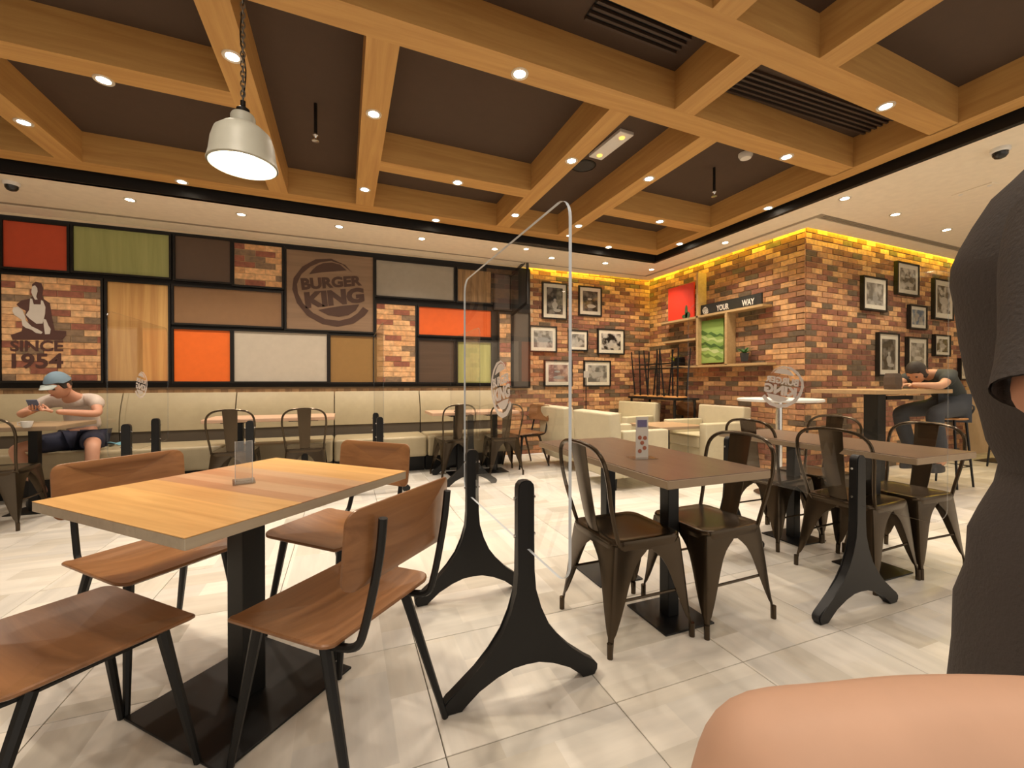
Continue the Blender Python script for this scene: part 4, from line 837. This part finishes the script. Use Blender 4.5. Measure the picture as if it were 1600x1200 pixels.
def hand(wrist, knk, up, m, parent, curl=.5, s=1.0, side=1):
    """palm from wrist to knuckles with five bent fingers"""
    w_, k_ = Vector(wrist), Vector(knk); d = (k_ - w_).normalized(); up = Vector(up); up = (up - d * up.dot(d)).normalized(); sd = d.cross(up) * side; ch = [[('w', w_, .02 * s), ('p', w_ + d * .045 * s, (.026 * s, .014 * s)), ('k', w_ + d * .075 * s, (.024 * s, .012 * s))]]
    for i, (off, ln) in enumerate([(-.028, .066), (-.010, .075), (.010, .071), (.027, .056)]):
        b = w_ + d * .078 * s + sd * off * s; q1 = b + (d * math.cos(curl * .5) - up * math.sin(curl * .5)) * ln * .45 * s; q2 = q1 + (d * math.cos(curl * 1.6) - up * math.sin(curl * 1.6)) * ln * .32 * s; q3 = q2 + (d * math.cos(curl * 2.5) - up * math.sin(curl * 2.5)) * ln * .25 * s
        ch.append([('k', b, .01), ('f%da' % i, b, .0095 * s), ('f%db' % i, q1, .0088 * s), ('f%dc' % i, q2, .008 * s), ('f%dd' % i, q3, .0065 * s)])
    tb = w_ + d * .03 * s - sd * .022 * s; ch.append([('p', tb, .01), ('t1', tb - sd * .02 * s + d * .012 * s, .011 * s), ('t2', tb - sd * .035 * s + d * .038 * s - up * .01, .0095 * s), ('t3', tb - sd * .035 * s + d * .06 * s - up * .02, .008 * s)])
    return skin('hand', ch, m, parent, 1)
def head(c, fwd, m, parent, s=1.0, upv=(0, 0, 1)):
    """egg shaped head with brow, nose, mouth, chin, ears; returns its local frame"""
    f = Vector(fwd).normalized(); u = Vector(upv); u = (u - f * u.dot(f)).normalized(); r = f.cross(u); c = Vector(c); bm = new(); nu, nv = 20, 16; rings = []
    for j in range(1, nv):
        ph = PI * j / nv; z = math.cos(ph); rr = math.sin(ph); ring = []
        for i in range(nu):
            a = 2 * PI * i / nu; x, y = rr * math.cos(a), rr * math.sin(a)
            X = x * .075 * (1 - .22 * max(0, -z) ** 1.2); Y = y * (.095 if y > 0 else .10) ; Z = z * .118
            if y > 0:
                X *= 1; fr = max(0, 1 - abs(x) * 2.6)
                Y += fr * (.020 * math.exp(-((z + .12) / .13) ** 2) + .006 * math.exp(-((z - .12) / .1) ** 2) + .006 * math.exp(-((z + .48) / .08) ** 2) + .012 * math.exp(-((z + .85) / .15) ** 2))
                Y -= .010 * math.exp(-((z - .02) / .1) ** 2) * math.exp(-((abs(x) - .38) / .16) ** 2)
            ring.append(c + (r * X + f * Y + u * Z) * s)
        rings.append(ring)
    loft(bm, rings); o = obj('head', bm, m, parent, True)
    for sgn in (-1, 1):
        bm = new(); P = c + r * (.076 * sgn * s) - f * .01 * s; ring = []
        loft(bm, [[P + (f * math.cos(a) * .016 * k + u * (math.sin(a) * .03 * k) + r * sgn * h) * s for a in [2 * PI * q / 10 for q in range(10)]] for k, h in ((.7, -.005), (1, .006), (.8, .012), (.3, .008))]); obj('ear', bm, m, o, True)
        bm = new(); P = c + (r * .031 * sgn + f * .083 + u * .006) * s; bmesh.ops.create_uvsphere(bm, u_segments=8, v_segments=6, radius=.011 * s, matrix=Matrix.Translation(P)); obj('eye', bm, mat('eye_dark', (.05, .035, .03), .3), o, True)
    bm = new(); P = c + (f * .094 - u * .055) * s; loft(bm, [[P + (r * math.cos(a) * .024 * k + u * math.sin(a) * .006 * k + f * h) * s for a in [2 * PI * q / 10 for q in range(10)]] for k, h in ((1, 0), (.6, .005))]); obj('mouth', bm, mat('lips', (.42, .13, .10), .5), o, True)
    return o, f, u, r
def hair_cap(c, f, u, r, m, parent, s=1.0, front=.35, low=-.2, name='hair'):
    bm = new(); rings = []; nu, nv = 20, 9; c = Vector(c)
    for j in range(nv + 1):
        ring = []
        for i in range(nu):
            a = 2 * PI * i / nu; y = math.sin(a); lim = math.acos(max(-1, min(1, front if y > .35 else low))); ph = .02 + (lim - .02) * j / nv; rr = math.sin(ph)
            ring.append(c + (r * rr * math.cos(a) * .083 + f * rr * y * (.100 if y > 0 else .108) + u * math.cos(ph) * .127) * s)
        rings.append(ring)
    loft(bm, rings); return obj(name, bm, m, parent, True)


def settle(P):
    inv = Matrix.Translation(-P.location)
    for o in P.children_recursive:
        if o.type == 'MESH': o.data.transform(inv)
X_ = (0, 0, 0)
# --- man in the cap on the bench, facing the camera
P = thing('person', 'person in pale t-shirt, dark shorts and blue cap, bent over a phone on the bench', 'person', (-2.45, 5.6, 0))
BODY = [[('pel', (-2.46, 5.62, .57), (.12, .09)), ('ab', (-2.47, 5.66, .70), (.12, .09)), ('ch', (-2.49, 5.58, .88), (.135, .09)), ('nb', (-2.50, 5.52, .96), (.07, .06)), ('nk', (-2.51, 5.46, 1.01), .046), ('hd', (-2.52, 5.42, 1.06), .05)],
    [('nb', X_, 0), ('sr', (-2.33, 5.53, .93), .050), ('er', (-2.24, 5.38, .80), .040), ('wr', (-2.46, 5.17, .845), .025)],
    [('nb', X_, 0), ('sl', (-2.67, 5.53, .93), .050), ('el', (-2.80, 5.36, .81), .040), ('wl', (-2.62, 5.18, .855), .025)],
    [('pel', X_, 0), ('hr', (-2.36, 5.55, .53), .08), ('kr', (-2.20, 5.18, .52), .060), ('cr', (-2.20, 5.16, .30), .050), ('ar', (-2.20, 5.20, .09), .034), ('fr', (-2.20, 5.08, .045), .032)],
    [('pel', X_, 0), ('hl', (-2.56, 5.55, .53), .08), ('kl', (-2.76, 5.20, .52), .060), ('cl', (-2.70, 5.27, .30), .050), ('al', (-2.62, 5.33, .09), .034), ('fl', (-2.62, 5.20, .045), .032)]]
skin('body', BODY, M_SKIN, P)
skin('t_shirt', [[('pel', (-2.46, 5.62, .60), (.145, .115)), ('ab', (-2.47, 5.66, .70), (.15, .115)), ('ch', (-2.49, 5.58, .87), (.16, .115)), ('nb', (-2.50, 5.535, .95), (.105, .085))],
    [('nb', X_, 0), ('sr', (-2.32, 5.53, .935), .074), ('sr2', (-2.26, 5.44, .855), .066)], [('nb', X_, 0), ('sl', (-2.68, 5.53, .935), .074), ('sl2', (-2.75, 5.44, .855), .066)]], mat('tee_pale', (.62, .52, .45), .8, bump=(60, .6)), P)
skin('shorts', [[('pel', (-2.46, 5.61, .57), (.155, .11)), ('hr', (-2.36, 5.55, .535), .105), ('kr', (-2.25, 5.30, .53), .095)], [('pel', X_, 0), ('hl', (-2.56, 5.55, .535), .105), ('kl', (-2.69, 5.30, .53), .095)]], mat('navy', (.012, .014, .035), .8), P)
hd, f, u, r = head((-2.53, 5.37, 1.075), (-.30, -.9, -.42), M_SKIN, P)
hair_cap((-2.53, 5.37, 1.075), f, u, r, M_HAIR, P, .99, .5, -.1)
M_CAP = mat('cap_blue', (.16, .25, .33), .8); cap = hair_cap((-2.53, 5.37, 1.08), f, u, r, M_CAP, P, 1.10, .42, .28, 'cap')
bm = new(); c0 = Vector((-2.53, 5.37, 1.08)) + u * .048; sheet(bm, lambda s, q: c0 + r * (-.075 + .15 * s) * (1 - .25 * q) + f * (.085 + .08 * q * (1 - (2 * s - 1) ** 2 * .5)) - u * (.012 * (2 * s - 1) ** 2 + .02 * q), 8, 3, .004, lambda s, q: u); obj('brim', bm, mat('cap_pale', (.42, .48, .46), .8), cap, True)
bm = new(); c1 = Vector((-2.53, 5.37, 1.08)) + u * .085 + f * .083; sheet(bm, lambda s, q: c1 + r * (-.03 + .06 * s) + u * (-.02 + .04 * q) - f * (.020 * q + .02 * (2 * s - 1) ** 2), 4, 3, .006, lambda s, q: f); obj('cap_patch', bm, mat('cap_pink', (.55, .38, .33), .8), cap, True)
hand((-2.47, 5.165, .845), (-2.54, 5.11, .875), (.3, .6, -.7), M_SKIN, P, .7, .95)
hand((-2.61, 5.175, .855), (-2.57, 5.10, .875), (-.3, .6, -.7), M_SKIN, P, .7, .95, -1)
for x, y in ((-2.20, 5.10), (-2.62, 5.22)):
    bm = new(); loft(bm, [[(x + .043 * k * math.cos(a), y + .115 * k * math.sin(a), z) for a in [2 * PI * q / 16 for q in range(16)]] for k, z in ((.95, 0), (1, .02), (.95, .05), (.55, .075))]); obj('shoe', bm, mat('shoe_dark', (.03, .028, .028), .6), P, True)
settle(P)
t = thing('phone', 'blue grey smartphone held by the person in the cap', 'phone', (-2.565, 5.09, .905)); bm = new(); box(bm, -.037, .037, -.004, .004, -.055, .065, .004, Matrix.Rotation(.6, 4, 'X')); obj('case', bm, mat('phone_blue', (.08, .11, .22), .35), t)
bm = new(); box(bm, -.033, .033, .004, .0055, -.05, .06, 0, Matrix.Rotation(.6, 4, 'X')); obj('screen', bm, M_BLACKG, t)

# --- hunched man on the bar stool, facing left along -x
P = thing('person', 'person in dark clothes hunched over the high wooden bar table on a stool', 'person', (6.05, 2.62, 0))
yc = 2.62
skin('body', [[('pel', (6.10, yc, .84), (.11, .12)), ('ab', (6.12, yc, 1.0), (.10, .11)), ('ch', (5.92, yc, 1.16), (.11, .13)), ('nb', (5.74, yc, 1.20), (.07, .07)), ('nk', (5.64, yc, 1.20), .048), ('hd', (5.57, yc, 1.20), .05)],
    [('nb', X_, 0), ('sr', (5.74, yc - .17, 1.18), .052), ('er', (5.50, yc - .20, 1.075), .04), ('wr', (5.24, yc - .08, 1.085), .026)],
    [('nb', X_, 0), ('sl', (5.74, yc + .17, 1.18), .052), ('el', (5.48, yc + .16, 1.075), .04), ('wl', (5.22, yc + .06, 1.085), .026)],
    [('pel', X_, 0), ('hr', (6.02, yc - .09, .83), .085), ('kr', (5.52, yc - .14, .80), .06), ('cr', (5.62, yc - .13, .55), .05), ('ar', (5.72, yc - .12, .30), .034), ('fr', (5.60, yc - .12, .25), .03)],
    [('pel', X_, 0), ('hl', (6.02, yc + .09, .83), .085), ('kl', (5.50, yc + .14, .80), .06), ('cl', (5.60, yc + .13, .55), .05), ('al', (5.72, yc + .12, .30), .034), ('fl', (5.60, yc + .12, .25), .03)]], M_SKIN2, P)
skin('shirt', [[('pel', (6.11, yc, .88), (.135, .15)), ('ab', (6.11, yc, 1.0), (.135, .15)), ('ch', (5.92, yc, 1.14), (.135, .165)), ('nb', (5.70, yc, 1.20), (.095, .12))], [('nb', X_, 0), ('sr', (5.74, yc - .16, 1.18), .088), ('sr2', (5.58, yc - .195, 1.11), .058)], [('nb', X_, 0), ('sl', (5.74, yc + .16, 1.18), .088), ('sl2', (5.57, yc + .175, 1.11), .058)]], mat('shirt_dark', (.022, .026, .024), .8, bump=(40, .6)), P)
skin('trousers', [[('pel', (6.11, yc, .84), (.13, .15)), ('hr', (6.0, yc - .09, .84), .10), ('kr', (5.50, yc - .14, .80), .078), ('cr', (5.60, yc - .13, .55), .068), ('ar', (5.70, yc - .12, .34), .055)], [('pel', X_, 0), ('hl', (6.0, yc + .09, .84), .10), ('kl', (5.48, yc + .14, .80), .078), ('cl', (5.58, yc + .13, .55), .068), ('al', (5.70, yc + .12, .34), .055)]], mat('denim_dark', (.035, .04, .05), .85), P)
hd, f, u, r = head((5.50, yc, 1.215), (-.75, 0, -.65), M_SKIN2, P); hair_cap((5.50, yc, 1.215), f, u, r, M_HAIR, P, 1.0, .45, -.45)
hand((5.24, yc - .08, 1.09), (5.15, yc - .05, 1.09), (0, 0, 1), M_SKIN2, P, .5); hand((5.22, yc + .06, 1.09), (5.13, yc + .03, 1.09), (0, 0, 1), M_SKIN2, P, .5, 1, -1)
for sy in (-.12, .12): bm = new(); loft(bm, [[(5.60 + .125 * k * math.cos(a), yc + sy + .045 * k * math.sin(a), z) for a in [2 * PI * q / 16 for q in range(16)]] for k, z in ((.95, .20), (1, .22), (.95, .25), (.55, .285))]); obj('shoe', bm, MATS['shoe_dark'], P, True)
settle(P)
t = thing('paper_bag', 'small brown paper food bag under the hands of the hunched man', 'bag', (5.06, yc - .02, 1.04)); bm = new(); loft(bm, [[(x * k, y * k, z) for x, y in ((-.06, -.05), (.06, -.05), (.06, .05), (-.06, .05))] for k, z in ((.9, 0), (1, .05), (.95, .12), (.8, .16))]); obj('bag_body', bm, mat('brown_bag', (.07, .045, .03), .8, bump=(30, 1)), t)

# --- standing person at right, seen from the side and back
def cb(L, d, z): return Vector((0, 0, 0)) + Vector((RT.x, RT.y, 0)) * L + Vector((math.sin(TH), math.cos(TH), 0)) * d + Vector((0, 0, z))
D0 = .88
def Lz(u_, v_): return (u_ - 800) / FPX * D0, CH - (v_ - 604) / FPX * D0
P = thing('person', 'standing person in a charcoal short-sleeved dress at the right edge, seen from the back', 'person', (cb(1.0, D0, 0).x, cb(1.0, D0, 0).y, 0))
sil = [(1640, 262, .04, .06), (1598, 279, .07, .10), (1546, 325, .11, .15), (1517, 367, .125, .17), (1498, 400, .135, .18), (1485, 430, .14, .18), (1481, 456, .145, .18), (1489, 492, .145, .175), (1498, 546, .14, .17), (1510, 600, .135, .16), (1523, 650, .13, .15), (1540, 696, .12, .145), (1558, 735, .11, .14), (1551, 763, .115, .145), (1530, 797, .13, .155), (1512, 827, .14, .165), (1504, 883, .15, .175), (1494, 933, .155, .18), (1487, 1000, .16, .18), (1481, 1075, .165, .185), (1478, 1180, .17, .19), (1475, 1290, .175, .195)]
rings = []; CEN = []
for u_, v_, a_, b_ in sil:
    tgt = (u_ - 800) / FPX; lo_, hi_ = 0.2, 2.5
    for _ in range(40):
        c_ = (lo_ + hi_) / 2; tt, dt = min(((c_ + a_ * math.cos(q)) / (D0 + b_ * math.sin(q)), D0 + b_ * math.sin(q)) for q in [2 * PI * k / 72 for k in range(72)])
        if tt < tgt: lo_ = c_
        else: hi_ = c_
    z = CH - (v_ - 604) / FPX * dt; CEN.append((z, c_))
    rings.append([cb(c_ + a_ * math.cos(q), D0 + b_ * math.sin(q), z + .004 * math.sin(5 * q + v_ * .03)) for q in [2 * PI * k / 36 for k in range(36)]])
CEN.sort()
def cc(z):
    for (za, ca), (zb_, cb_) in zip(CEN, CEN[1:]):
        if za <= z <= zb_: return ca + (cb_ - ca) * (z - za) / (zb_ - za)
    return CEN[0][1] if z < CEN[0][0] else CEN[-1][1]
M_DRESS = mat('charcoal_cloth', (.055, .046, .042), .9, bump=(120, .8))
bm = new(); loft(bm, rings); dress = obj('dress', bm, M_DRESS, P, True)
# fold relief on the cloth
for v in dress.data.vertices: v.co += v.normal * (.006 * (noise.noise(v.co * 9) + .5 * noise.noise(v.co * 21)))
sh = cb(.955, D0 - .16, 1.40)
BW = [[('pel', cb(cc(.92), D0, .92), (.045, .05)), ('ab', cb(cc(1.1), D0, 1.1), (.045, .055)), ('ch', cb(cc(1.32) + .02, D0, 1.32), (.055, .06)), ('nb', cb(cc(1.45) + .01, D0, 1.45), (.05, .05)), ('nk', cb(1.17, D0, 1.53), .05), ('hd', cb(1.20, D0, 1.60), .055)],
      [('nb', X_, 0), ('sr', cb(1.03, D0 - .13, 1.38), .045), ('er', cb(.805, D0 - .215, 1.085), .038), ('er2', cb(.88, D0 - .22, 1.085), .038), ('wr', cb(1.15, D0 - .18, 1.11), .027)],
      [('nb', X_, 0), ('sl', cb(1.18, D0 + .10, 1.38), .04), ('el', cb(1.28, D0 + .18, 1.12), .042), ('wl', cb(1.42, D0 + .14, 1.10), .027)]]
for sgn, nm in ((-1, 'r'), (1, 'l')):
    BW.append([('pel', X_, 0), ('h' + nm, cb(cc(.84), D0 + sgn * .05, .84), .045), ('k' + nm, cb(cc(.48), D0 + sgn * .08, .48), .05), ('c' + nm, cb(cc(.4) - .01, D0 + sgn * .08, .30), .05), ('a' + nm, cb(cc(.4), D0 + sgn * .09, .08), .034), ('f' + nm, cb(cc(.4) + .09, D0 + sgn * .09, .04), .034)])
skin('body', BW, M_SKIN, P)
sl0, sl1 = cb(1.0, D0 - .12, 1.42), cb(.835, D0 - .21, 1.10)
bm = new(); n = 7
def slv(k_): 
    rr = []
    for i in range(n + 1):
        s = i / n; c_ = sl0.lerp(sl1, s); ax = (sl1 - sl0).normalized(); a1 = ax.cross(Vector((0, 0, 1))).normalized(); a2 = ax.cross(a1); R2 = (.085 - .02 * s + .005 * math.sin(6 * s)) - k_
        rr.append([c_ + (a1 * math.cos(q) + a2 * math.sin(q)) * R2 for q in [2 * PI * k / 24 for k in range(24)]])
    return rr
loft(bm, slv(0), False); loft(bm, slv(.004), False); obj('sleeve', bm, M_DRESS, P, True)
sl0b, sl1b = sl0, sl1
hd, f, u, r = head(cb(1.23, D0, 1.68), RT, M_SKIN, P); hair_cap(cb(1.23, D0, 1.68), f, u, r, M_HAIR, P, 1.04, .45, -.5)
hand(cb(1.15, D0 - .18, 1.11), cb(1.26, D0 - .16, 1.11), (0, 0, 1), M_SKIN, P, .5)
for s in (-.09, .09): bm = new(); loft(bm, [[cb(cc(.4) + .07 + .125 * k * math.cos(a), D0 + s + .045 * k * math.sin(a), z) for a in [2 * PI * q / 16 for q in range(16)]] for k, z in ((.95, 0), (1, .02), (.95, .05), (.5, .09))]); obj('shoe', bm, MATS['shoe_dark'], P, True)
settle(P)
# --- the bare knee in the foreground
DK = .50
P = thing('person', 'bare bent knee and thigh of a seated person, cropped at the bottom right corner', 'person', (cb(1.12, .3, 0).x, cb(1.12, .3, 0).y, 0))
M_SC = mat('skin_close', (.72, .42, .28), .55)
skin('body', [[('h', cb(1.10, .36, .60), .085), ('t3', cb(.95, .42, .675), .088), ('t2', cb(.80, DK - .04, .692), .088), ('t1', cb(.60, DK - .01, .692), .084), ('t0', cb(.47, DK, .690), .078), ('dip', cb(.385, DK, .688), .068), ('k', cb(.292, DK, .686), .075), ('k2', cb(.268, DK + .01, .615), .066), ('c1', cb(.28, DK + .03, .52), .062), ('c2', cb(.28, DK + .02, .38), .058), ('a', cb(.30, DK, .12), .036), ('f0', cb(.28, DK + .02, .05), .036), ('f1', cb(.20, DK + .06, .035), .03)],
   [('h', X_, 0), ('ab', cb(1.16, .28, .78), .10), ('ch', cb(1.18, .26, .98), .11), ('nb', cb(1.18, .25, 1.12), .06), ('nk', cb(1.17, .25, 1.18), .048), ('hd', cb(1.16, .25, 1.25), .055)],
   [('nb', X_, 0), ('sr', cb(1.17, .42, 1.07), .052), ('er', cb(1.10, .46, .84), .042), ('wr', cb(.98, .40, .82), .028)],
   [('nb', X_, 0), ('sl', cb(1.17, .08, 1.07), .052), ('el', cb(1.08, .03, .84), .042), ('wl', cb(.92, .06, .70), .028)],
   [('h', X_, 0), ('hl', cb(1.08, .18, .56), .08), ('kl', cb(.70, .12, .54), .066), ('cl', cb(.68, .12, .32), .055), ('al', cb(.70, .12, .09), .036), ('fl', cb(.60, .12, .04), .032)]], M_SC, P, 2, 0)
skin('shorts', [[('h', cb(1.12, .30, .60), (.14, .13)), ('t3', cb(.97, .41, .672), .115), ('t2', cb(.84, DK - .05, .69), .108)], [('h', X_, 0), ('hl', cb(1.05, .18, .56), .11), ('kl', cb(.86, .14, .55), .10)]], MATS['navy'], P)
hand(cb(.98, .40, .82), cb(.90, .42, .80), (0, 0, 1), M_SC, P, .5); hand(cb(.92, .06, .70), cb(.84, .08, .66), (0, 0, 1), M_SC, P, .5, 1, -1)
for L_, d_ in ((.24, DK + .03), (.64, .12)): bm = new(); loft(bm, [[cb(L_ + .125 * k * math.cos(a), d_ + .045 * k * math.sin(a), z) for a in [2 * PI * q / 16 for q in range(16)]] for k, z in ((.95, 0), (1, .02), (.95, .05), (.5, .09))]); obj('shoe', bm, MATS['shoe_dark'], P, True)
skin('t_shirt', [[('h', cb(1.13, .30, .66), .12), ('ab', cb(1.16, .28, .80), .12), ('ch', cb(1.18, .26, .98), .13), ('nb', cb(1.18, .25, 1.09), .09)], [('nb', X_, 0), ('sr', cb(1.17, .42, 1.06), .075), ('sr2', cb(1.13, .45, .93), .065)], [('nb', X_, 0), ('sl', cb(1.17, .08, 1.06), .075), ('sl2', cb(1.12, .05, .93), .065)]], MATS['tee_pale'], P)
hd, f, u, r = head(cb(1.15, .25, 1.32), -RT, M_SC, P); hair_cap(cb(1.15, .25, 1.32), f, u, r, M_HAIR, P, 1.03, .5, -.4)
settle(P)
ply('plywood chair of the person whose bare knee shows, outside the right edge', (cb(1.16, .27, 0).x, cb(1.16, .27, 0).y, 0), PI / 2 - TH, G2)

for o_ in bpy.data.objects:
    if 'label' in o_ and len(o_['label'].split()) > 16: print('LONG', o_['label'])
